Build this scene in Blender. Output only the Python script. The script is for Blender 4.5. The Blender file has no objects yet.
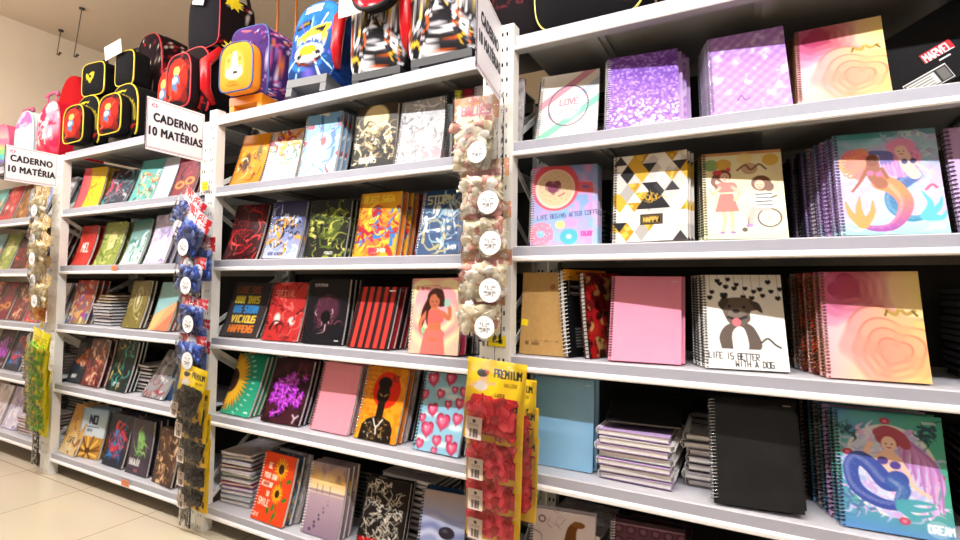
import bpy, bmesh, math, random
import numpy as np
from mathutils import Vector, Matrix
random.seed(4)
SC = bpy.context.scene
COL = SC.collection
PI = math.pi

# ------------------------------------------------------------------ camera
CAM = np.array([0.66278, -1.46746, 1.09227])
RR = np.array([0.88378266, 0.46769405, 0.01380165])
UU = np.array([0.00611905, -0.0410475, 0.99913846])
FW = np.array([-0.46785764, 0.88293679, 0.03913891])
FPX = 508.0
def ray(x, y): return FW + RR * (x - 480) / FPX - UU * (y - 270) / FPX
def atY(x, y, Y=0.):
    d = ray(x, y); return CAM + d * (Y - CAM[1]) / d[1]
cd = bpy.data.cameras.new('camera'); cam = bpy.data.objects.new('camera', cd); COL.objects.link(cam)
cd.sensor_width = 36; cd.lens = FPX / 960 * 36; cd.clip_start = 0.02
cam.matrix_world = Matrix(((RR[0], UU[0], -FW[0], CAM[0]), (RR[1], UU[1], -FW[1], CAM[1]), (RR[2], UU[2], -FW[2], CAM[2]), (0, 0, 0, 1)))
SC.camera = cam

# ------------------------------------------------------------------ materials
def lin(c): return tuple(((v / 12.92) if v <= .04045 else ((v + .055) / 1.055) ** 2.4) for v in c)
def hx(s):
    if not isinstance(s, str): return tuple(s)
    return tuple(int(s[i:i + 2], 16) / 255 for i in (0, 2, 4))
MATS = {}
def mat(name, col=None, rough=.5, metal=0., noise=0., nscale=20., bump=0., attr=False, coat=0., emit=None, spec=.5):
    if name in MATS: return MATS[name]
    m = bpy.data.materials.new(name); m.use_nodes = True; MATS[name] = m
    nt = m.node_tree; b = nt.nodes['Principled BSDF']
    b.inputs['Roughness'].default_value = rough; b.inputs['Metallic'].default_value = metal
    b.inputs['Coat Weight'].default_value = coat; b.inputs['Coat Roughness'].default_value = .12
    b.inputs['Specular IOR Level'].default_value = spec
    if attr:
        a = nt.nodes.new('ShaderNodeAttribute'); a.attribute_name = 'art'
        nt.links.new(a.outputs['Color'], b.inputs['Base Color'])
    elif col is not None:
        c = lin(hx(col))
        if noise > 0:
            tc = nt.nodes.new('ShaderNodeTexCoord'); n = nt.nodes.new('ShaderNodeTexNoise'); n.inputs['Scale'].default_value = nscale
            n.inputs['Detail'].default_value = 4
            mx = nt.nodes.new('ShaderNodeMix'); mx.data_type = 'RGBA'
            mx.inputs[6].default_value = (*[v * (1 - noise) for v in c], 1); mx.inputs[7].default_value = (*[min(1, v * (1 + noise)) for v in c], 1)
            nt.links.new(tc.outputs['Object'], n.inputs['Vector']); nt.links.new(n.outputs['Fac'], mx.inputs[0])
            nt.links.new(mx.outputs[2], b.inputs['Base Color'])
            if bump > 0:
                bp = nt.nodes.new('ShaderNodeBump'); bp.inputs['Strength'].default_value = bump; bp.inputs['Distance'].default_value = .01
                nt.links.new(n.outputs['Fac'], bp.inputs['Height']); nt.links.new(bp.outputs[0], b.inputs['Normal'])
        else: b.inputs['Base Color'].default_value = (*c, 1)
    return m
ART = mat('printed_card', rough=.45, attr=True, spec=.3)
GLOSSART = mat('laminated_print', rough=.3, attr=True, spec=.22)
FABART = mat('printed_fabric', rough=.8, attr=True, spec=.12)
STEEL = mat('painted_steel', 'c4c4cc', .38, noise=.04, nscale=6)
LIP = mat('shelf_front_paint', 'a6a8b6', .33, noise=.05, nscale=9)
RIDGE = mat('shelf_ridge_highlight', 'eeeeef', .3)  # lighter tone paints in the light caught by the lower ridge
UNDER = mat('shelf_underside_shade', '8c8d8a', .5)  # same sheet steel, coloured darker to hold the shade underneath
BACKDARK = mat('back_darkness', '1c1b1a', .7, noise=.1)  # near-black colour stands in for the unlit depth of the shelves
UPR = mat('upright_paint', 'e6e6e2', .4, noise=.03)
BLACKP = mat('black_plastic', '131314', .35)
WIRES = {'black': mat('black_wire', '17171a', .35, .3), 'white': mat('white_wire', 'e8e8e8', .35), 'silver': mat('silver_wire', 'c8ccd4', .25, .9),
         'gold': mat('gold_wire', '8a6a3c', .3, .8), 'purple': mat('purple_wire', '6d4a86', .3, .4)}
def pages_mat(name, c1, c2):
    m = bpy.data.materials.new(name); m.use_nodes = True; nt = m.node_tree; b = nt.nodes['Principled BSDF']
    tc = nt.nodes.new('ShaderNodeTexCoord'); w = nt.nodes.new('ShaderNodeTexWave'); w.bands_direction = 'Y'; w.inputs['Scale'].default_value = 260; w.inputs['Distortion'].default_value = 1.5
    mx = nt.nodes.new('ShaderNodeMix'); mx.data_type = 'RGBA'; mx.inputs[6].default_value = (*lin(hx(c1)), 1); mx.inputs[7].default_value = (*lin(hx(c2)), 1)
    nt.links.new(tc.outputs['Object'], w.inputs['Vector']); nt.links.new(w.outputs['Fac'], mx.inputs[0]); nt.links.new(mx.outputs[2], b.inputs['Base Color'])
    b.inputs['Roughness'].default_value = .8; return m
PAGES = pages_mat('page_edges', 'f4f2ee', 'c9c6c4')
PAGESG = pages_mat('grey_page_edges', '9a9896', '5c5a5a')
def film_mat():
    m = bpy.data.materials.new('clear_plastic_film'); m.use_nodes = True; nt = m.node_tree
    for n in list(nt.nodes): nt.nodes.remove(n)
    o = nt.nodes.new('ShaderNodeOutputMaterial'); t = nt.nodes.new('ShaderNodeBsdfTransparent'); g = nt.nodes.new('ShaderNodeBsdfGlossy'); d = nt.nodes.new('ShaderNodeBsdfDiffuse')
    g.inputs['Roughness'].default_value = .12; d.inputs['Color'].default_value = (.8, .8, .82, 1)
    tc = nt.nodes.new('ShaderNodeTexCoord'); n = nt.nodes.new('ShaderNodeTexNoise'); n.inputs['Scale'].default_value = 45; n.inputs['Detail'].default_value = 3
    bp = nt.nodes.new('ShaderNodeBump'); bp.inputs['Strength'].default_value = .6; bp.inputs['Distance'].default_value = .008
    nt.links.new(tc.outputs['Object'], n.inputs['Vector']); nt.links.new(n.outputs['Fac'], bp.inputs['Height']); nt.links.new(bp.outputs[0], g.inputs['Normal'])
    m1 = nt.nodes.new('ShaderNodeMixShader'); m1.inputs[0].default_value = .012; m2 = nt.nodes.new('ShaderNodeMixShader')
    fr = nt.nodes.new('ShaderNodeFresnel'); fr.inputs[0].default_value = 1.3; nt.links.new(bp.outputs[0], fr.inputs['Normal'])
    nt.links.new(t.outputs[0], m1.inputs[1]); nt.links.new(d.outputs[0], m1.inputs[2])
    nt.links.new(fr.outputs[0], m2.inputs[0]); nt.links.new(m1.outputs[0], m2.inputs[1]); nt.links.new(g.outputs[0], m2.inputs[2]); nt.links.new(m2.outputs[0], o.inputs[0])
    return m
FILM = film_mat()

# ------------------------------------------------------------------ object helpers
def tag(o, label=None, cat=None, group=None, kind=None):
    if label: o['label'] = label
    if cat: o['category'] = cat
    if group: o['group'] = group
    if kind: o['kind'] = kind
    return o
def empty(name, loc=(0, 0, 0), label=None, cat=None, group=None, M=None):
    o = bpy.data.objects.new(name, None); COL.objects.link(o); o.empty_display_size = .05
    if M is not None: o.matrix_world = M
    else: o.location = loc
    return tag(o, label, cat, group)
def copy_thing(o, M, label=None, group=None, parent=None):
    c = o.copy(); COL.objects.link(c)
    if parent is None:
        c.matrix_world = M
        if label: c['label'] = label
        if group: c['group'] = group
        elif 'group' in c: del c['group']
    else: c.parent = parent
    for ch in o.children: copy_thing(ch, None, parent=c)
    return c
class MB:
    """collects shapes, builds one mesh object"""
    def __init__(s): s.v = []; s.f = []; s.m = []; s.c = []; s.n = 0; s.mats = []
    def mi(s, m):
        if m not in s.mats: s.mats.append(m)
        return s.mats.index(m)
    def add(s, vs, fs, m, col=None):
        k = s.mi(m); s.v += [tuple(p) for p in vs]; s.f += [tuple(i + s.n for i in f) for f in fs]; s.m += [k] * len(fs)
        if col is None: col = (.8, .8, .8)
        if len(np.shape(col)) == 1: s.c += [tuple(col)] * len(vs)
        else: s.c += [tuple(x) for x in col]
        s.n += len(vs); return s
    def box(s, a, b, m, col=None, M=None):
        x0, y0, z0 = a; x1, y1, z1 = b
        vs = [(x, y, z) for x in (x0, x1) for y in (y0, y1) for z in (z0, z1)]
        if M is not None: vs = [tuple(M @ Vector(p)) for p in vs]
        return s.add(vs, [(0, 1, 3, 2), (4, 6, 7, 5), (0, 4, 5, 1), (2, 3, 7, 6), (0, 2, 6, 4), (1, 5, 7, 3)], m, col)
    def tube(s, pts, r, m, seg=8, col=None, closed=False, caps=True):
        pts = [Vector(p) for p in pts]; n = len(pts); vs = []; fs = []
        up = Vector((0, 0, 1)); prev = None
        for i, p in enumerate(pts):
            t = (pts[(i + 1) % n] - pts[i - 1]) if closed else (pts[min(i + 1, n - 1)] - pts[max(i - 1, 0)])
            t.normalize()
            if prev is None: prev = t.orthogonal().normalized()
            u = (prev - t * prev.dot(t)).normalized(); prev = u; w = t.cross(u)
            rr = r[i] if isinstance(r, (list, tuple)) else r
            vs += [tuple(p + u * math.cos(2 * PI * k / seg) * rr + w * math.sin(2 * PI * k / seg) * rr) for k in range(seg)]
        for i in range(n if closed else n - 1):
            j = (i + 1) % n
            fs += [(i * seg + k, i * seg + (k + 1) % seg, j * seg + (k + 1) % seg, j * seg + k) for k in range(seg)]
        if caps and not closed: fs += [tuple(range(seg))[::-1], tuple((n - 1) * seg + k for k in range(seg))]
        return s.add(vs, fs, m, col)
    def grid(s, fn, nu, nv, m, cols=None, flip=False):
        vs = [fn(i / (nu - 1), j / (nv - 1)) for j in range(nv) for i in range(nu)]
        fs = [(j * nu + i, j * nu + i + 1, (j + 1) * nu + i + 1, (j + 1) * nu + i) for j in range(nv - 1) for i in range(nu - 1)]
        if flip: fs = [f[::-1] for f in fs]
        return s.add(vs, fs, m, cols)
    def data(s, name, smooth=False):
        me = bpy.data.meshes.new(name); me.from_pydata(s.v, [], s.f)
        for m in s.mats: me.materials.append(m)
        me.polygons.foreach_set('material_index', s.m)
        if any(m in (ART, GLOSSART, FABART) for m in s.mats):
            ca = me.color_attributes.new('art', 'FLOAT_COLOR', 'POINT')
            ca.data.foreach_set('color', np.hstack([np.array(s.c, float), np.ones((len(s.c), 1))]).ravel())
        if smooth: me.polygons.foreach_set('use_smooth', [True] * len(s.f))
        me.update(); return me
    def build(s, name, parent=None, smooth=False, label=None, cat=None, group=None, kind=None, loc=None):
        o = bpy.data.objects.new(name, s.data(name, smooth)); COL.objects.link(o)
        if parent is not None: o.parent = parent
        if loc is not None: o.location = loc
        return tag(o, label, cat, group, kind)

# ------------------------------------------------------------------ procedural painter for printed surfaces
GL = dict(A="04 10 24|03 23", B="00 20 22 02 00 04 24 22", C="20 00 04 24", D="00 10 21 23 14 04 00", E="20 00 04 24|02 12", F="20 00 04|02 12", G="20 00 04 24 22 12",
 H="00 04|02 22|20 24", I="10 14", J="20 24 04 03", K="00 04|20 02 24", L="00 04 24", M="04 00 12 20 24", N="04 00 24 20", O="00 20 24 04 00", P="04 00 20 22 02",
 Q="00 20 24 04 00|13 24", R="04 00 20 22 02 24", S="20 00 02 22 24 04", T="00 20|10 14", U="00 04 24 20", V="00 14 20", W="00 04 12 24 20", X="00 24|20 04",
 Y="00 12 20|12 14", Z="00 20 04 24")
GL.update({'0': GL['O'], '1': "10 14", '2': "00 20 22 02 04 24", '3': "00 20 24 04|02 22", '9': "22 02 00 20 24 04", '-': "02 22", '!': "10 13"})
def spl(pts, k=6):
    pts = [np.array(p, float) for p in pts]
    if len(pts) < 3: return pts
    P = [2 * pts[0] - pts[1]] + pts + [2 * pts[-1] - pts[-2]]; out = []
    for i in range(1, len(P) - 2):
        a, b, c, d = P[i - 1:i + 3]
        for j in range(k):
            t = j / k; out.append(.5 * (2 * b + (c - a) * t + (2 * a - 5 * b + 4 * c - d) * t * t + (3 * b - a - 3 * c + d) * t ** 3))
    out.append(pts[-1]); return out
class Art:
    def __init__(s, nx=56, asp=1.36, bg='ffffff', seed=1, ss=2):
        s.nx = nx; s.ny = int(round(nx * asp)); s.ss = ss; s.asp = asp; s.r = np.random.RandomState(seed)
        W, H = s.nx * ss, s.ny * ss
        s.X, s.Y = np.meshgrid((np.arange(W) + .5) / W, (np.arange(H) + .5) / H * asp)
        s.P = np.zeros((H, W, 3)); s.P[:] = hx(bg); s.px = 1. / W
    def mix(s, mask, col, a=1.):
        c = col if isinstance(col, np.ndarray) and col.ndim == 3 else np.array(hx(col))
        mk = np.clip(mask, 0, 1)[..., None] * a; s.P = s.P * (1 - mk) + c * mk; return s
    def grad(s, c0, c1, ang=90, lo=0., hi=None, mask=None):
        t = s.X * math.cos(math.radians(ang)) + s.Y * math.sin(math.radians(ang)); hi = s.asp if hi is None else hi
        t = np.clip((t - lo) / (hi - lo), 0, 1)[..., None]; c = np.array(hx(c0)) * (1 - t) + np.array(hx(c1)) * t
        return s.mix(np.ones_like(s.X) if mask is None else mask, c)
    def edge(s, d, soft=0.): return np.clip(.5 - d / max(s.px, soft), 0, 1)
    def ell(s, cx, cy, rx, ry=None, col='000000', rot=0, a=1., soft=0.):
        ry = rx if ry is None else ry; c, n = math.cos(rot), math.sin(rot); dx, dy = s.X - cx, s.Y - cy
        u = (dx * c + dy * n) / rx; v = (-dx * n + dy * c) / ry; d = (np.sqrt(u * u + v * v) - 1) * min(rx, ry)
        return s.mix(s.edge(d, soft), col, a)
    def pmask(s, pts):
        ins = np.zeros(s.X.shape, bool); n = len(pts)
        for i in range(n):
            x0, y0 = pts[i]; x1, y1 = pts[(i + 1) % n]
            if y0 == y1: continue
            ins ^= ((s.Y < y0) != (s.Y < y1)) & (s.X < (x1 - x0) * (s.Y - y0) / (y1 - y0) + x0)
        return ins.astype(float)
    def poly(s, pts, col, a=1.): return s.mix(s.pmask(pts), col, a)
    def rect(s, x0, y0, x1, y1, col, a=1.): return s.mix(((s.X > x0) & (s.X < x1) & (s.Y > y0) & (s.Y < y1)) * 1., col, a)
    def cmask(s, pts, w, w1=None, smooth=True, soft=0.):
        w1 = w if w1 is None else w1; q = spl(pts) if smooth else [np.array(p, float) for p in pts]; n = len(q); D = np.full(s.X.shape, 9.)
        for i in range(n - 1):
            a, b = q[i], q[i + 1]; e = b - a; L = max(e @ e, 1e-9)
            t = np.clip(((s.X - a[0]) * e[0] + (s.Y - a[1]) * e[1]) / L, 0, 1)
            r = w + (w1 - w) * (i + t) / (n - 1)
            D = np.minimum(D, np.hypot(s.X - a[0] - t * e[0], s.Y - a[1] - t * e[1]) - r)
        return s.edge(D, soft)
    def cur(s, pts, w, col, w1=None, a=1., smooth=True, soft=0.): return s.mix(s.cmask(pts, w, w1, smooth, soft), col, a)
    def hmask(s, cx, cy, r, rot=0):
        c, n = math.cos(rot), math.sin(rot); dx, dy = (s.X - cx) / r, (s.Y - cy) / r; x = dx * c + dy * n; y = -(-dx * n + dy * c) + .1
        f = (x * x + y * y - 1) ** 3 - x * x * y ** 3; return np.clip(.5 - f * 6, 0, 1)
    def heart(s, cx, cy, r, col, rot=0, a=1.): return s.mix(s.hmask(cx, cy, r / 1.15, rot), col, a)
    def noise(s, sc, oct=3):
        out = np.zeros_like(s.X); am = 1.; tot = 0
        for o in range(oct):
            n = int(sc * 2 ** o) + 2; g = s.r.rand(int(n * s.asp) + 3, n + 1)
            x = s.X * (n - 1.01); y = s.Y * (n - 1.01); i = x.astype(int); j = y.astype(int); fx = x - i; fy = y - j; fx = fx * fx * (3 - 2 * fx); fy = fy * fy * (3 - 2 * fy)
            out += am * ((g[j, i] * (1 - fx) + g[j, i + 1] * fx) * (1 - fy) + (g[j + 1, i] * (1 - fx) + g[j + 1, i + 1] * fx) * fy); tot += am; am *= .5
        return out / tot
    def mott(s, col, sc=6, th=.5, a=1., w=.06, oct=3, mask=1.):
        return s.mix(np.clip((s.noise(sc, oct) - th) / w + .5, 0, 1) * mask, col, a)
    def text(s, t, x, y, h, col, w=None, rot=0., sp=1.35, a=1., ww=.5):
        w = h * .1 if w is None else w; c, n = math.cos(rot), math.sin(rot); cx = 0.
        for ch in t.upper():
            if ch == ' ' or ch not in GL: cx += h * ww * sp; continue
            for st in GL[ch].split('|'):
                pts = []
                for q in st.split():
                    lx = cx + int(q[0]) / 2 * h * ww; ly = int(q[1]) / 4 * h
                    pts.append((x + lx * c - ly * n, y + lx * n + ly * c))
                s.cur(pts, w, col, a=a, smooth=False)
            cx += h * ww * sp
        return s
    def holes(s, col='1a1a1c', n=31, x=.03, w=.016):
        for i in range(n):
            y = (i + .6) * s.asp / n; s.rect(x - w * .4, y - s.asp / n * .26, x + w, y + s.asp / n * .2, col, .85)
        return s
    def cols(s):
        P = np.clip(s.P, 0, 1).reshape(s.ny, s.ss, s.nx, s.ss, 3).mean((1, 3))
        return np.where(P <= .04045, P / 12.92, ((P + .055) / 1.055) ** 2.4)
def lerp_art(g, u, v):
    """colour of painted array g at u,v (v up)"""
    j = min(g.shape[0] - 1, max(0, int((1 - v) * g.shape[0]))); i = min(g.shape[1] - 1, max(0, int(u * g.shape[1]))); return g[j, i]
# ------------------------------------------------------------------ cover artwork, each a function of resolution
def fx(A, n, cols, seed=0, w=.012, box=(0, 0, 1, 1.36), ln=.25):
    """loose brush strokes"""
    r = np.random.RandomState(seed)
    for i in range(n):
        x, y = box[0] + r.rand() * (box[2] - box[0]), box[1] + r.rand() * (box[3] - box[1]); an = r.rand() * 6.3; l = ln * (.4 + r.rand())
        A.cur([(x, y), (x + l * .5 * math.cos(an), y + l * .5 * math.sin(an)), (x + l * math.cos(an + .7), y + l * math.sin(an + .7))], w * (.5 + r.rand()), cols[i % len(cols)], w1=.002)
    return A
def face(A, x, y, r, skin, hair=None):
    A.ell(x, y, r * .8, r, skin)
    A.ell(x - r * .32, y + r * .05, r * .12, r * .08, '3a2220'); A.ell(x + r * .32, y + r * .05, r * .12, r * .08, '3a2220')
    A.cur([(x - r * .22, y + r * .5), (x, y + r * .58), (x + r * .22, y + r * .5)], r * .06, 'b04048')
def art_stripes(N):
    A = Art(N, bg='efe6da', seed=3)
    for k, c in enumerate(['d98fa0', 'b9c3cf', '78c6ae', 'efe6da', 'e69db2', 'b9c3cf']):
        o = -.15 + k * .36
        A.poly([(0, o + .75), (1, o - .05), (1, o + .12), (0, o + .92)], c, .9)
    for i in range(46):
        an = i / 46 * 6.283; A.ell(.5 + .33 * math.cos(an), .7 + .42 * math.sin(an), .014, .03, ['6b5a7a', 'a0506c', '4d6a86'][i % 3], rot=an)
    A.ell(.5, .7, .2, .26, 'f0eae2', a=.8, soft=.1); A.text('LOVE', .36, .56, .12, 'c98a9a'); A.cur([(.35, .85), (.5, .78), (.66, .84)], .012, '9aa6b4')
    return A.holes('8a8a90')
def art_purpleglit(N):
    A = Art(N, seed=5); A.grad('7a4fb0', '9a72c8'); A.mott('6a3d9c', 22, .5, .6); A.mott('b99be6', 30, .62, .8)
    r = np.random.RandomState(2)
    for i in range(120):
        y = .75 + .6 * r.rand() ** .8; x = r.rand(); s = .028 * (.4 + (y - .7)); A.ell(x, y, s * 1.2, s * .8, 'e8dcf4', rot=r.rand() * 3); A.ell(x, y, s * .55, s * .3, '9a78c4', rot=r.rand() * 3)
    return A.holes('4a2a70')
def art_lilac(N):
    A = Art(N, seed=6); A.grad('a87cc8', 'b88cd2')
    k = 6.5
    t = np.abs(((A.X + A.Y) * k) % 1 - .5) * 2; u = np.abs(((A.X - A.Y) * k) % 1 - .5) * 2
    A.mix(np.clip(t * 1.4 - .5, 0, 1), 'd8bcec', .6); A.mix(np.clip(u * 1.4 - .6, 0, 1), '9a6cc0', .5); A.mott('f0e0fc', 7, .68, .6, w=.12); A.cur([(.35, 1.16), (.4, 1.08), (.44, 1.16), (.5, 1.14)], .008, '6a3c8a')
    return A.holes('6b4a80')
def art_hearts(N, gold=True):
    A = Art(N, seed=7, ss=3); A.grad('e29ac4', 'f3d98a', 12, 0, 1.0); A.ell(.5, .75, .45, .35, 'f6d3d4', a=.55, soft=.5)
    for cx, cy, rot, cc in ((.28, .22, -.9, ['e08ab8', 'd8709c', 'c85480', 'a83c60']), (.68, 1.02, .35, ['f0a890', 'ee9c88', 'ee8f84', 'f09a80'])):
        for k, r in enumerate((.46, .34, .24, .14)):
            a = A.hmask(cx, cy, r / 1.05 + .016, rot); A.mix(a, ['b06488', 'a85878', '984868', '883858'][k] if cx < .5 else 'c0705c', .8)
            tx = np.clip((A.X[..., None] - .15) * 1.3, 0, 1)
            if cx < .5: g = np.array(hx(['e48cb4', 'd8749c', 'cc5c84', 'b03c64'][k]))[None, None] * (1 - tx) + np.array(hx(['ecb47c', 'e0a068', 'd08858', 'b85c58'][k]))[None, None] * tx
            else: g = np.array(hx(['ee90a8', 'f09498', 'f08c8c', 'ee8480'][k]))[None, None] * (1 - tx) + np.array(hx(['f8d080', 'f6bc80', 'f4ac80', 'f0a080'][k]))[None, None] * tx
            A.mix(A.hmask(cx, cy, r / 1.05, rot), g, .9)
    A.cur([(.66, .5), (.74, .55), (.78, .48), (.84, .54), (.92, .5)], .02, 'b8964c'); A.cur([(.66, .5), (.64, .56)], .012, '7a5c28'); A.cur([(.9, .5), (.94, .56)], .012, '7a5c28'); A.ell(.79, .47, .03, .02, 'd8bc74')
    return A.holes('3a2230')
def art_coffee(N):
    A = Art(N, seed=8, ss=3); A.grad('7aa2d8', '96c0e6'); A.mott('b99ae0', 4, .5, .6, w=.2); A.mott('f09ad0', 4, .6, .8, w=.15); A.rect(.92, 0, 1, 1.4, 'a8c8e8', .4)
    A.poly([(.6, .28), (.92, .32), (.93, .48), (.6, .48)], 'ea6a72'); A.rect(.76, .36, .87, .41, '8a6ab0')
    A.ell(.36, .36, .36, .42, 'e25a68'); A.ell(.36, .4, .3, .34, 'f3d0c8'); A.ell(.37, .39, .27, .31, 'e3c49c')
    for i in range(40): A.ell(.37 + .24 * math.cos(i * 2.4) * (i / 40) ** .5, .39 + .28 * math.sin(i * 2.4) * (i / 40) ** .5, .008, .008, 'a08060')
    A.heart(.33, .38, .12, '84405c'); A.cur([(.42, .53), (.5, .48)], .014, 'c8787c')
    A.text('LIFE BEGINS AFTER COFFEE', .1, .86, .07, '4a5688', rot=-.09, ww=.42, w=.005)
    A.ell(.16, 1.17, .19, .2, 'ef8fae'); A.ell(.16, 1.17, .06, .06, '8ac0e6'); A.ell(.45, 1.02, .07, .07, 'f3e38c'); A.ell(.58, 1.22, .13, .13, '54b4c4'); A.ell(.58, 1.22, .04, .04, 'b8d8ee'); A.text('ENJOY', .76, 1.14, .07, 'd050a0', w=.01, ww=.35)
    for i in range(30): A.ell(.16 + .14 * math.cos(i), 1.17 + .15 * math.sin(i * 1.7), .008, .008, 'fbe8f0')
    return A.holes('c04878')
def art_marble(N):
    A = Art(N, bg='eeeae4', seed=9); A.mott('c4c0bc', 5, .5, .8, w=.1); gold = 'b98a20'; r = np.random.RandomState(5)
    w, h = .2, .3
    for j in range(-1, 11):
        for i in range(-1, 6):
            cx = i * w + (w / 2 if j % 2 else 0); cy = j * h / 2
            c = ['232227', None, gold, '3a383c', 'f6f3ee', None, 'd2a836', None, 'a9a6a4'][r.randint(9)]
            if c:
                m = A.pmask([(cx, cy - h / 2), (cx + w / 2, cy), (cx, cy + h / 2), (cx - w / 2, cy)]) if r.rand() < .45 else A.pmask([(cx, cy - h / 2), (cx + w / 2, cy), (cx - w / 2, cy)] if r.rand() < .5 else [(cx, cy + h / 2), (cx + w / 2, cy), (cx - w / 2, cy)])
                A.mix(m, c)
                if c == gold: A.mott('f0cc60', 14, .55, .7, mask=m)
    A.poly([(.55, .5), (.78, .86), (.32, .86)], '262529'); fx(A, 14, ['d8ac3c'], 3, .008, (.45, .62, .62, .75), .1)
    A.rect(.38, .94, .68, 1.1, '1e1c20'); A.rect(.4, .96, .66, 1.08, 'c8a03c', .5); A.rect(.41, .97, .65, 1.07, '1e1c20'); A.text('HAPPY', .43, .99, .065, 'd8b050', w=.009, ww=.45)
    return A.holes('1a1a1c')
def art_wheel(N):
    A = Art(N, bg='f4ecc4', seed=10, ss=3); A.mott('e8d6a0', 3, .5, .6, w=.3); A.rect(0, 0, 1, .05, 'd8a070')
    for x, y, c in ((.12, .2, '78a060'), (.28, .2, 'e0a83c'), (.55, .12, 'f0d890'), (.6, .28, 'c8a080'), (.86, .16, 'e0b040')): A.ell(x, y, .1, .09, c, a=.8)
    A.cur([(.45, .3), (.55, .22), (.62, .3), (.72, .22), (.8, .3)], .012, '8a5838')
    A.grad('f4ecc4', 'cfe0a8', 90, 1.1, 1.36, mask=(A.Y > 1.1) * 1.)
    # standing girl
    A.cur([(.26, .92), (.27, 1.1), (.24, 1.24)], .035, 'e8b090', w1=.02); A.cur([(.35, .92), (.36, 1.1), (.35, 1.24)], .035, 'e8b090', w1=.02); A.ell(.23, 1.26, .035, .02, '8a6aa0'); A.ell(.36, 1.26, .035, .02, '8a6aa0')
    A.poly([(.22, .66), (.38, .66), (.45, .94), (.15, .94)], 'e8685c'); A.cur([(.24, .56), (.36, .56)], .08, 'e87468'); A.cur([(.38, .56), (.46, .66), (.4, .76)], .022, 'e8b090'); A.cur([(.22, .56), (.14, .66), (.1, .6)], .022, 'e8b090')
    A.ell(.27, .38, .1, .1, '7c4430'); A.cur([(.2, .34), (.14, .46), (.18, .55)], .04, '7c4430', w1=.02); face(A, .29, .4, .075, 'f2c8ac')
    A.ell(.2, .32, .06, .04, 'e0505c'); A.ell(.34, .28, .03, .03, 'e05068')
    # wheelchair girl
    for r_ in (.145,): A.ell(.8, 1.05, r_, r_, '4a3a3a'); A.ell(.8, 1.05, r_ - .022, r_ - .022, 'f0e8c8')
    for k in range(6): A.cur([(.8, 1.05), (.8 + .12 * math.cos(k * 1.05), 1.05 + .12 * math.sin(k * 1.05))], .003, '8a7a70')
    A.cur([(.9, .72), (.84, .76), (.82, .9)], .012, '4a3a3a'); A.ell(.5, 1.22, .035, .035, '4a3a3a'); A.cur([(.82, .92), (.6, .94), (.54, 1.18)], .012, '4a3a3a')
    A.cur([(.78, .9), (.62, .92), (.58, 1.12)], .05, 'e8a8a0', w1=.028); A.ell(.56, 1.16, .05, .025, '9a78b0')
    A.poly([(.66, .66), (.84, .66), (.86, .9), (.64, .9)], 'f4f0ea')
    for k in range(4): A.rect(.65, .68 + k * .055, .85, .7 + k * .055, '2e3844')
    A.ell(.73, .52, .12, .12, '7c5038'); A.ell(.82, .58, .06, .07, '7c5038'); face(A, .71, .54, .075, 'f2c4a4')
    return A.holes('6a5a50')
def tailgrad(A, pts, w, w1, c0, c1, ax=90, lo=.6, hi=1.3):
    m = A.cmask(pts, w, w1); A.grad(c0, c1, ax, lo, hi, mask=m)
    off = [(p[0] - w * .35, p[1] - w * .2) for p in pts]; A.mix(A.cmask(off, w * .25, w1 * .25, soft=.03), 'ffffff', .22)
    for k in range(40):
        q = spl(pts, 8); p = q[int(k * len(q) / 40)]; A.ell(p[0] + w * .4 * math.sin(k * 2.1), p[1], .008, .006, hx('ffffff'), a=.18)
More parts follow.
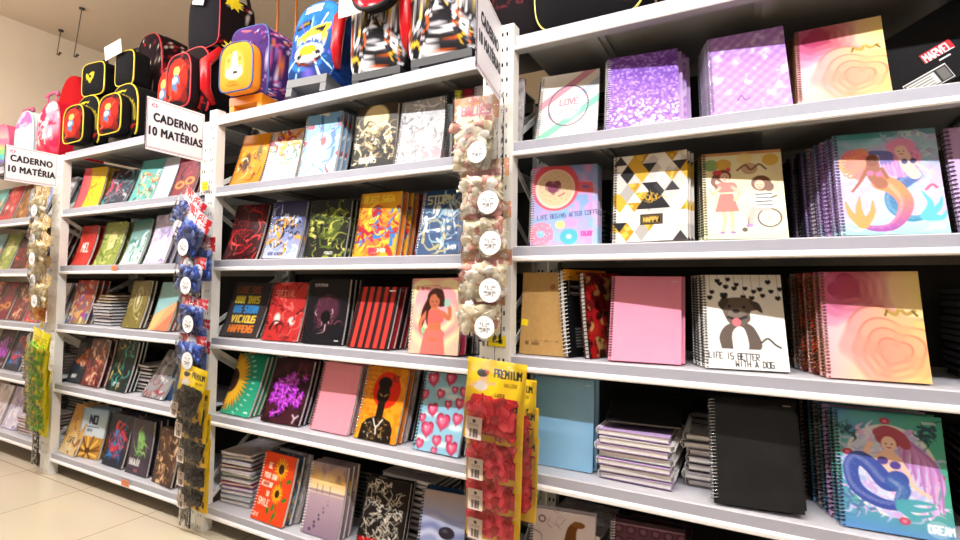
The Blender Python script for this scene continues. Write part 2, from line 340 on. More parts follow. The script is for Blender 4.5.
def art_merduo(N):
    A = Art(N, seed=11, ss=3); A.grad('4aa6a8', 'c0b4e4', 90, -.1, .5); A.mott('a8d8e6', 3, .5, .8, w=.25); A.mott('cdb8ea', 3, .5, .7, w=.2); A.grad('c8b8e8', '8cdcd4', 90, 1.05, 1.36, mask=np.clip((A.Y - 1.0) * 5, 0, 1) * .7)
    A.rect(0, 0, 1, .08, '3f8f94', .6); A.text('SEREIA', .66, .03, .06, 'd8f0ee', w=.007, ww=.4)
    fx(A, 60, ['8fb8d8', 'a8c4e8', 'b8a8dc', 'c8dcf0'], 4, .014, (.5, .05, .98, .8), .14); fx(A, 30, ['d8e8f4', 'e4dcf4'], 14, .014, (.02, .6, .98, 1.3), .12)
    # right mermaid tail and fin
    tailgrad(A, [(.74, .6), (.62, .72), (.52, .86), (.53, 1.04), (.66, 1.16), (.82, 1.14)], .085, .03, '4a62a8', '2f8fb0')
    for q in ([(.8, 1.14), (.86, .98), (.8, .82)], [(.82, 1.13), (.93, 1.02), (.97, .9)], [(.83, 1.15), (.94, 1.16), (.99, 1.08)]): A.cur(q, .05, '58b8c4', w1=.008)
    # left tail
    A.cur([(.4, .7), (.52, .7)], .05, 'f08a58')
    tailgrad(A, [(.45, .68), (.56, .76), (.64, .94), (.6, 1.12), (.48, 1.26), (.3, 1.27), (.2, 1.2)], .105, .02, 'f48c58', '9a4ca0', 90, .8, 1.28)
    for q in ([(.22, 1.22), (.12, 1.08), (.08, .92)], [(.22, 1.22), (.2, 1.02), (.22, .86)], [(.23, 1.22), (.32, 1.08), (.34, .92)]): A.cur(q, .055, 'f29a58', w1=.01)
    # right body
    for k in range(26): A.cur([(.64 + .02 * math.sin(k), .17), (.52 + k * .012, .3 + .03 * math.cos(k)), (.47 + k * .014, .42 + .05 * math.sin(k * 2)), (.5 + k * .012, .56 + .06 * math.sin(k * 3))], .022, ['e48ac0', 'f0a4cc', 'c884cc'][k % 3], w1=.01)
    A.ell(.66, .22, .14, .11, 'ec9cc8'); A.cur([(.68, .34), (.7, .48), (.76, .6)], .06, 'f2ccc0'); A.cur([(.76, .42), (.84, .52), (.94, .6)], .022, 'f2ccc0', w1=.012); A.ell(.68, .42, .03, .035, '4a4a7a'); A.ell(.76, .42, .03, .035, '4a4a7a'); face(A, .66, .28, .075, 'f6d4c8')
    # left body
    A.ell(.24, .4, .16, .15, 'ec8878', soft=.05)
    for k in range(44):
        an = 1.3 + k * .09; rr_ = .15 + .035 * math.sin(k * 2.3); A.cur([(.36, .34), (.27 + .07 * math.cos(an), .38 + .07 * math.sin(an)), (.25 + rr_ * math.cos(an + .15), .42 + rr_ * math.sin(an + .15)), (.25 + rr_ * 1.1 * math.cos(an + .35), .42 + rr_ * 1.15 * math.sin(an + .35))], .018, ['f09070', 'e87c90', 'f4a870'][k % 3], w1=.012)
    for k in range(10): A.cur([(.38, .28), (.46 + .01 * k, .3), (.46 + .012 * k, .42 + .02 * math.sin(k * 2))], .03, ['8a6cb8', '6c78c0'][k % 2], w1=.012)
    A.cur([(.38, .44), (.38, .58), (.44, .7)], .065, '9c6048'); A.cur([(.32, .5), (.24, .66), (.16, .78)], .024, '9c6048', w1=.014); A.cur([(.46, .5), (.5, .62)], .022, '9c6048'); A.ell(.35, .55, .035, .035, 'd070a0'); A.ell(.43, .57, .035, .035, 'd070a0'); face(A, .38, .38, .08, '8a5240')
    A.cur([(.84, .8), (.9, .74), (.94, .78)], .014, 'c85878'); A.text('LINDA', .84, 1.24, .05, 'e8e8ff', w=.006, ww=.35)
    return A.holes('2c2040')
def art_mersolo(N):
    A = Art(N, seed=12, ss=3); A.grad('5a98c8', '4ca890', 0, .1, .9); A.mott('68b8a0', 3, .5, .7, w=.25); A.grad('4ca890', '5c88cc', 90, .9, 1.36, mask=np.clip((A.Y - .8) * 2, 0, 1) * .8)
    A.ell(.5, .66, .43, .52, 'f4e8e4', a=.85); A.ell(.5, .66, .4, .49, 'c8d4ee', a=.9)
    fx(A, 130, ['c8a8e0', 'b4bcec', 'e4dcf6', 'a8b8e0', 'dcb8e4'], 8, .024, (.1, .2, .92, 1.15), .13)
    fx(A, 16, ['2c4a58', '3c5c6c'], 9, .014, (.05, .12, .22, .3), .1); fx(A, 16, ['2c4a58'], 19, .014, (.78, .12, .95, .3), .1); fx(A, 14, ['5478a8'], 29, .014, (.08, .95, .3, 1.15), .12)
    for x, y in ((.49, .1), (.92, .68), (.58, 1.2), (.12, .5)): A.ell(x, y, .05, .04, 'b84868'); A.ell(x, y, .022, .018, 'e08098')
    for k in range(30): A.cur([(.5 + .004 * k, .24), (.6 + .010 * k, .3 + .008 * k), (.6 + .012 * k + .03 * math.sin(k), .44 + .012 * k), (.6 + .011 * k, .56 + .016 * k + .05 * math.sin(k * 2))], .022, ['c890d0', 'd8a4dc', 'b078c0'][k % 3], w1=.008)
    A.ell(.52, .28, .13, .12, 'a84c58'); A.cur([(.42, .24), (.5, .2), (.62, .26), (.66, .36)], .05, 'b05468')
    A.cur([(.5, .5), (.5, .64), (.54, .74)], .075, 'f0c8b4'); A.cur([(.42, .5), (.34, .58), (.3, .46), (.34, .38)], .026, 'f0c8b4'); A.cur([(.58, .52), (.64, .66), (.7, .82), (.82, .9)], .028, 'f0c8b4', w1=.018)
    A.ell(.44, .56, .05, .045, '5a4a98'); A.ell(.55, .6, .05, .045, '5a4a98'); face(A, .51, .36, .085, 'f6d2c0')
    tailgrad(A, [(.56, .76), (.46, .8), (.34, .64), (.22, .56), (.14, .68), (.18, .9), (.34, 1.02), (.5, 1.05), (.62, 1.0)], .1, .045, '4458a8', '3a4c9c')
    tailgrad(A, [(.52, .78), (.6, .86), (.56, .98)], .08, .05, '4458a8', '3f78a8')
    for q in ([(.56, 1.02), (.7, .98), (.84, .98)], [(.56, 1.04), (.72, 1.06), (.86, 1.02)], [(.56, 1.06), (.66, 1.14), (.82, 1.1)]): A.cur(q, .045, '4fa0b0', w1=.01)
    A.ell(.86, 1.24, .1, .09, 'd8e8f4', a=.35); A.text('DREAM', .78, 1.2, .08, 'e8f0ff', w=.009, ww=.4); A.rect(.82, .07, .94, .1, 'c8d8e0', .8)
    return A.holes('2a2440')
def art_plain(c, hole='2a2a2e'):
    def f(N):
        A = Art(N, bg=c, seed=3); A.mott('ffffff', 3, .5, .03, w=.3); A.rect(.86, .08, .95, .095, 'f0f0f0', .6); return A.holes(hole)
    return f
def art_dog(N):
    A = Art(N, bg='eeece6', seed=13, ss=3); r = np.random.RandomState(1)
    for i in range(9):
        x = .1 + i * .105; y = .1 + .6 * r.rand(); A.cur([(x, 0), (x + .01, y)], .002, '777777'); A.heart(x, y, .035, '1c1c1e')
        A.heart(x + .03, .05 + .3 * r.rand(), .032, '1c1c1e')
    m = lambda p, c: A.poly([tuple(q) for q in spl(p + [p[0]], 8)], c)
    m([(.22, 1.08), (.2, .9), (.3, .74), (.5, .7), (.64, .8), (.68, 1.08)], '5c5048'); m([(.36, 1.08), (.36, .86), (.44, .76), (.52, .82), (.54, 1.08)], 'f0ece6')
    m([(.24, .5), (.2, .42), (.3, .36), (.44, .34), (.6, .36), (.72, .5), (.6, .54), (.58, .68), (.44, .76), (.32, .7)], '665a50'); m([(.2, .46), (.26, .34), (.34, .38), (.26, .52)], '4a4038'); m([(.58, .38), (.7, .42), (.74, .56), (.64, .48)], '4a4038')
    A.ell(.43, .58, .11, .09, '7c6e62'); A.ell(.42, .54, .045, .03, '282424'); A.ell(.34, .47, .02, .018, '1c1816'); A.ell(.52, .48, .02, .018, '1c1816'); A.cur([(.32, .63), (.43, .66), (.54, .62)], .02, '2c2220'); A.ell(.42, .7, .055, .06, 'e8707c'); A.heart(.28, .32, .05, '222222')
    A.rect(0, 1.08, 1, 1.36, 'f4f2ee'); A.cur([(.7, .98), (.78, .92), (.86, 1.0), (.92, 1.04)], .012, '333333')
    A.text('LIFE IS BETTER', .06, 1.13, .085, '1c1c1e', w=.006, ww=.38, rot=.02); A.text('WITH A DOG', .38, 1.24, .08, '1c1c1e', w=.006, ww=.42)
    return A.holes('2a2a2a')
def art_kraft(N):
    A = Art(N, bg='b8935c', seed=14); A.mott('a8824c', 20, .5, .3)
    for i in range(6): A.rect(.2 + i * .11, 1.12, .28 + i * .11, 1.125 + .01 * (i % 2), '6a5030', .6)
    A.rect(.12, 1.14, .2, 1.2, '5a4428', .7); A.rect(.26, 1.15, .42, 1.2, '5a4428', .6); A.ell(.66, .25, .06, .05, '7a3c2c', a=.5)
    A.poly([(.03, .78), (.17, .8), (.15, .9), (.01, .88)], 'f4dc20'); A.P = A.P[::-1, ::-1].copy(); return A
def art_floral(N):
    A = Art(N, bg='6a1418', seed=15); A.mott('c8a060', 6, .52, .9, w=.06); A.mott('b01c1c', 7, .55, .9, w=.05); A.mott('2a0c10', 5, .6, .8); return A
def art_tab(N):
    A = Art(N, bg='121214', seed=15); A.rect(0, 0, 1, .18, 'f0a018'); A.rect(.3, .04, .8, .09, 'b86c10')
    for y in (.26, .36): A.rect(.15, y, .7, y + .03, 'c0c0c0', .8); A.rect(.2, y + .04, .6, y + .055, 'a0a0a0', .7)
    A.rect(.35, .5, .75, .76, 'b05070'); A.rect(.42, .58, .68, .7, '6080c0')
    for k in range(7): A.rect(.2, .92 + k * .045, .85, .94 + k * .045, '9a9a9a', .8)
    return A
def art_sunteal(N):
    A = Art(N, seed=16); A.grad('1f8a6a', '2cae8c'); cx, cy = .0, .62
    for k in range(46):
        an = -1.65 + (k % 23) * .15; l = .62 if k < 23 else .5
        A.cur([(cx, cy), (cx + l * .6 * math.cos(an), cy + l * .75 * math.sin(an)), (cx + l * math.cos(an + .04), cy + l * 1.12 * math.sin(an + .04))], .075, ['f0a020', 'f8b828', 'e88c18'][k % 3] if k < 23 else 'ffc830', w1=.008)
    A.ell(cx, cy, .24, .28, '4a2214'); A.ell(cx, cy, .14, .17, '2a120c')
    for k in range(12):
        an = -.9 + k * .17; A.cur([(.0 + .72 * math.cos(an), .66 + .76 * math.sin(an)), (.05 + .76 * math.cos(an), .66 + .8 * math.sin(an))], .016, 'a8e4d0')
    A.rect(.78, 1.24, .92, 1.28, 'd0f0e4'); return A
def art_orchid(N):
    A = Art(N, bg='251018', seed=17); A.mott('4a1c28', 5, .5, .7); r = np.random.RandomState(3)
    for i in range(46):
        x = .12 + .75 * r.rand(); y = .5 + .8 * r.rand() - .35 * x
        for k in range(5):
            an = k * 1.257 + i; A.ell(x + .05 * math.cos(an), y + .05 * math.sin(an), .045, .024, ['9a28b4', 'b83cd0', '7a1c94', 'c858dc'][(i + k) % 4], rot=an)
        A.ell(x, y, .012, .012, 'f0b8f0')
    fx(A, 14, ['7a2c30'], 4, .012, (.4, .1, .9, .5), .2); A.cur([(.78, 1.15), (.84, 1.22), (.82, 1.3)], .02, 'b8a8b8'); A.cur([(.92, 1.15), (.84, 1.22)], .02, 'b8a8b8'); return A
def art_afro(N):
    A = Art(N, seed=18); A.grad('e8901c', 'f2a828'); A.mott('c87410', 9, .55, .6)
    for i in range(12): A.text('LUTE SORRIA AME', .06, .06 + i * .09, .045, 'b86c14', w=.005, ww=.35, a=.6)
    A.ell(.56, .42, .32, .34, 'd8280c'); A.cur([(.5, .9), (.5, .7)], .085, '1c120c'); A.ell(.5, .5, .145, .2, '1c120c'); A.ell(.5, .3, .16, .12, '140c08')
    A.cur([(.42, .5), (.48, .54)], .01, 'd8b060'); A.cur([(.53, .54), (.6, .5)], .01, 'd8b060')
    m = [(.12, 1.36), (.14, 1.08), (.24, .98), (.4, .92), (.6, .92), (.78, .98), (.86, 1.1), (.88, 1.36)]; A.poly(m, '1c120c')
    fx(A, 26, ['c8a050', '8a6a38', 'e8dcc0'], 5, .008, (.2, 1.0, .8, 1.3), .08); A.cur([(.38, .96), (.48, 1.1), (.6, .96)], .014, 'e8e0d0'); A.cur([(.48, 1.1), (.5, 1.22)], .016, 'e8e0d0')
    A.text('HEY', .66, .14, .1, '7a2410', w=.012, ww=.4); return A.holes('2a2020')
def art_bluehearts(N):
    A = Art(N, bg='8ec2dc', seed=19)
    for x, y in ((.2, .12), (.7, .4), (.3, .72), (.85, .9), (.15, 1.15), (.6, 1.2), (.5, .3)): A.ell(x, y, .16, .05, 'e8f2f4', a=.8, soft=.04)
    r = np.random.RandomState(7)
    for x, y, s in ((.22, .14, .13), (.6, .1, .12), (.92, .3, .1), (.06, .42, .1), (.42, .38, .09), (.72, .28, .07), (.86, .5, .1), (.3, .66, .12), (.62, .54, .08), (.1, .82, .08), (.56, .84, .15), (.86, .76, .11), (.25, 1.0, .14), (.75, 1.1, .08), (.5, 1.16, .1), (.14, 1.25, .09), (.84, 1.24, .12), (.48, 1.33, .07)):
        A.heart(x, y, s, 'a82848', rot=r.rand() * .5 - .25); A.heart(x, y, s * .8, 'd84c74', rot=.1); A.heart(x - s * .1, y - s * .1, s * .45, 'f08aa8', a=.9); A.ell(x - s * .3, y - s * .3, s * .12, s * .1, 'fff0f4')
    return A.holes('2a2a30')
def art_girl(N):
    A = Art(N, bg='f0c0a8', seed=20, ss=3)
    for k, (s, c) in enumerate(((1.15, 'f2e2b4'), (.95, 'e89a9c'), (.75, 'f2e2b4'), (.56, 'f0a8b0'))): A.heart(.5, .58, s * .75, c)
    A.cur([(.1, .16), (.5, .14), (.6, .18)], .006, 'c07068'); A.text('ALL YOU NEED', .1, .17, .05, 'b85c5c', w=.005, ww=.36)
    A.cur([(.46, .34), (.3, .6), (.24, .86)], .1, '3c2018', w1=.03); A.cur([(.56, .3), (.64, .46)], .1, '3c2018', w1=.06); A.ell(.5, .36, .17, .17, '3c2018')
    A.cur([(.44, 1.0), (.4, 1.2), (.38, 1.36)], .13, 'e8746c'); A.cur([(.56, 1.0), (.6, 1.2), (.62, 1.36)], .12, 'e8746c'); A.cur([(.5, .66), (.5, .84), (.5, 1.0)], .13, 'c87450')
    A.cur([(.4, .66), (.62, .66)], .08, 'e86860'); A.cur([(.38, .76), (.62, .74)], .06, 'e86860'); A.cur([(.36, 1.0), (.64, 1.0)], .07, 'e8746c')
    A.cur([(.34, .62), (.22, .8), (.26, .98), (.4, .9)], .04, 'c87450', w1=.03); A.cur([(.66, .64), (.78, .72), (.78, .54), (.7, .46)], .045, 'c87450', w1=.03)
    face(A, .48, .42, .13, 'b8684a'); A.cur([(.56, .3), (.62, .4), (.6, .52)], .05, '3c2018', w1=.01); A.rect(.68, .38, .78, .52, '98c8b8'); A.ell(.28, .94, .04, .06, '8cc4a8'); A.cur([(.36, .5), (.34, .7), (.36, .84)], .03, '3c2018', w1=.008)
    return A.holes('b8a090')
def art_sunorange(N):
    A = Art(N, bg='e0441c', seed=21)
    for cx, cy, s in ((.6, .3, .2), (.62, .78, .16)):
        A.cur([(cx, cy + s * .5), (cx + .08, cy + .35), (cx, cy + .55)], .016, '3c7828')
        for k in range(18): A.cur([(cx, cy), (cx + s * math.cos(k * .35), cy + s * 1.1 * math.sin(k * .35))], .032, ['f4b420', 'e89c14'][k % 2], w1=.012)
        A.ell(cx, cy, s * .42, s * .48, '3a1c10')
    for q in ((.88, .5), (.86, .86), (.45, 1.12), (.66, 1.2), (.58, 1.05)): A.ell(*q, .07, .04, '3c7828', rot=q[0] * 3)
    for t, x, y, h in (('BE', .22, .22, .1), ('YOUR OWN', .12, .42, .09), ('TO', .3, .78, .08), ('SMILE', .12, .92, .12)): A.text(t, x, y, h, 'f4e0d0', w=.012, ww=.42, rot=.06)
    A.poly([(.1, .58), (.44, .6), (.42, .7), (.08, .69)], 'f0dcd0'); A.text('FOREVER', .14, .615, .05, 'c04020', w=.007, ww=.4); A.text('JOLIE', .06, 1.22, .06, 'f0d0c0', w=.008, ww=.4); return A
def art_beach(N):
    A = Art(N, seed=22); A.grad('8c7c8c', 'c89c60', 90, 0, .3); A.grad('e8b468', 'f0d8b0', 90, .3, .5, mask=(A.Y > .3) * 1.); A.mott('7a6878', 4, .55, .7, w=.12, mask=(A.Y < .34) * 1.); A.ell(.45, .32, .25, .08, 'ffe8a0', a=.8, soft=.12)
    A.rect(0, .52, 1, .56, 'a08890'); A.grad('b8a0ac', '88748a', 90, .56, 1.36, mask=(A.Y > .56) * 1.); A.rect(0, .56, 1, .6, 'd8c0b0', .8)
    for x in (.25, .4, .6): A.cur([(x, .42), (x, .58)], .006, '6a5048')
    for k in range(9): A.ell(.62 - .045 * k + (.03 if k % 2 else -.03), .7 + .07 * k, .012 + .003 * k, .01 + .003 * k, '4c3c58')
    return A.holes('d8d4d8')
def art_crackle(N):
    A = Art(N, bg='1a1616', seed=23); A.rect(0, 1.12, 1, 1.36, 'a81414'); r = np.random.RandomState(4)
    for i in range(110):
        x, y = .06 + .82 * r.rand(), .06 + 1.1 * r.rand(); p = [(x, y)]
        for k in range(3): x += (r.rand() - .5) * .24; y += (r.rand() - .4) * .2; p.append((min(.9, max(.05, x)), min(1.2, max(.04, y))))
        A.cur(p, .006, ['e8e0d0', 'c8c0b0'][i % 2], smooth=False)
    A.rect(.92, 0, 1, 1.36, '1a1616'); A.rect(0, 1.2, 1, 1.36, 'a81414', .7); return A.holes('0c0c0c')
def art_pebble(N):
    A = Art(N, seed=24); A.grad('a08c84', '9aa4cc', 90, 0, .5)
    for k in range(9): A.cur([(-.1, .5 + k * .13), (.3, .38 + k * .12), (.7, .5 + k * .14), (1.1, .46 + k * .12)], .04, ['8890c0', 'c4cce8', '6c74ac', 'dce0f0'][k % 4], a=.6, soft=.06)
    A.ell(.62, .72, .17, .11, '2c2834'); A.ell(.58, .69, .06, .03, '686478', a=.7, soft=.03); return A.holes('3a3a44')
def art_strip(N):
    A = Art(N, bg='c8342c', seed=25)
    for k in range(6): A.rect(.02 + k * .18, 0, .1 + k * .18, 1.4, '1c1416')
    A.rect(.76, .08, .9, .12, 'f0f0f0'); return A.holes('0c0c0c')
def mk(bg, sw, n=26, w=.03, seed=1, lines=(), bg2=None, ln=.35, blobs=(), box=(0, 0, 1, 1.36), hole=None, mottle=None):
    """free abstract cover: colour wash, brush swirls, blobs, lettering"""
    def f(N):
        A = Art(N, bg=bg, seed=seed)
        if bg2: A.grad(bg, bg2)
        if mottle: A.mott(mottle, 5, .52, .8)
        for b in blobs: A.ell(b[0], b[1], b[2], b[3], b[4], soft=.05)
        fx(A, n, sw, seed, w, box, ln); fx(A, int(n * 1.6), sw + [bg], seed + 77, w * .42, box, ln * .5)
        for t in lines: A.text(t[0], t[1], t[2], t[3], t[4], w=t[3] * .1, ww=t[5] if len(t) > 5 else .5)
        if hole: A.holes(hole)
        return A
    return f
def art_words(N):
    A = Art(N, bg='3a3434', seed=31)
    for k, (t, c) in enumerate((('LUKE SKE', '7a4428'), ('MAN THIS', 'd8c83c'), ('BIG STORM', '3c84c4'), ('VICIOUS', 'e0c050'), ('HAPPENS', 'd87830'))): A.text(t, .12 + .02 * k, .12 + k * .24, .15, c, w=.022, ww=.5 * 8 / len(t) * .8)
    return A.holes('111111')
def art_supline(N):
    A = Art(N, bg='16141a', seed=32); A.text('SUPERMAN', .14, .12, .05, 'c8c8c8', w=.006, ww=.45, sp=1.8)
    A.ell(.5, .65, .3, .3, '4a2434', soft=.1); fx(A, 18, ['8a4458', '6a3048', 'b8a0a8'], 3, .012, (.25, .4, .75, 1.2), .2); A.ell(.5, .8, .12, .13, '0e0c10'); A.rect(.8, 1.26, .9, 1.28, 'd0d0d0'); return A
def art_no(N):
    A = Art(N, seed=33); A.grad('8cacc8', 'c8d4dc', 90, 0, .6); A.text('NO', .34, .22, .2, '1c2c48', w=.03, ww=.6); A.rect(.25, .5, .75, .53, '34486c'); A.text('BRAIN', .3, .58, .06, '34486c')
    A.rect(0, .78, 1, 1.36, 'b88838')
    for k in range(13): A.cur([(.5, 1.2), (.5 + .42 * math.cos(k * .5), 1.1 + .34 * math.sin(k * .5))], .02, ['6a3c14', 'e8c060'][k % 2], w1=.03)
    A.ell(.5, 1.15, .1, .08, '4a2810'); return A
def art_geo(N):
    A = Art(N, seed=34); A.grad('7ab0b4', '9cc4c8'); A.poly([(0, 1.36), (0, .95), (.95, .55), (1, .6), (1, 1.36)], 'e8a070'); A.poly([(.3, 1.36), (1, .75), (1, 1.36)], 'd87858'); A.poly([(0, 1.0), (.6, .72), (.2, 1.36), (0, 1.36)], 'f0b878'); return A
def art_heads(N):
    A = Art(N, bg='e8c8b0', seed=35); fx(A, 20, ['c85870', 'e8a0a8', '8c3848'], 3, .03); return A
def art_giraffe(N):
    A = Art(N, bg='e6d8dc', seed=36); fx(A, 14, ['b8a8b4', '9a8c98'], 2, .008); A.ell(.18, .16, .06, .06, '8a6a70'); A.ell(.18, .16, .035, .035, 'e6d8dc'); A.cur([(.62, .6), (.64, .3), (.7, .18)], .1, '7a4a20', w1=.05); A.ell(.74, .18, .1, .05, '8c5c2c'); return A.holes('30282c')
def art_damask(N):
    A = Art(N, bg='5a3040', seed=37)
    for j in range(8):
        for i in range(6): A.ell(.1 + i * .17, .14 + j * .17, .07, .07, '3c1c2c', a=.8); A.ell(.1 + i * .17, .14 + j * .17, .04, .04, '7c5064', a=.8)
    A.rect(0, 0, 1, .05, '2c1420'); A.rect(.02, .06, .98, .075, 'b090a0', .7); return A.holes('d8c8d0')

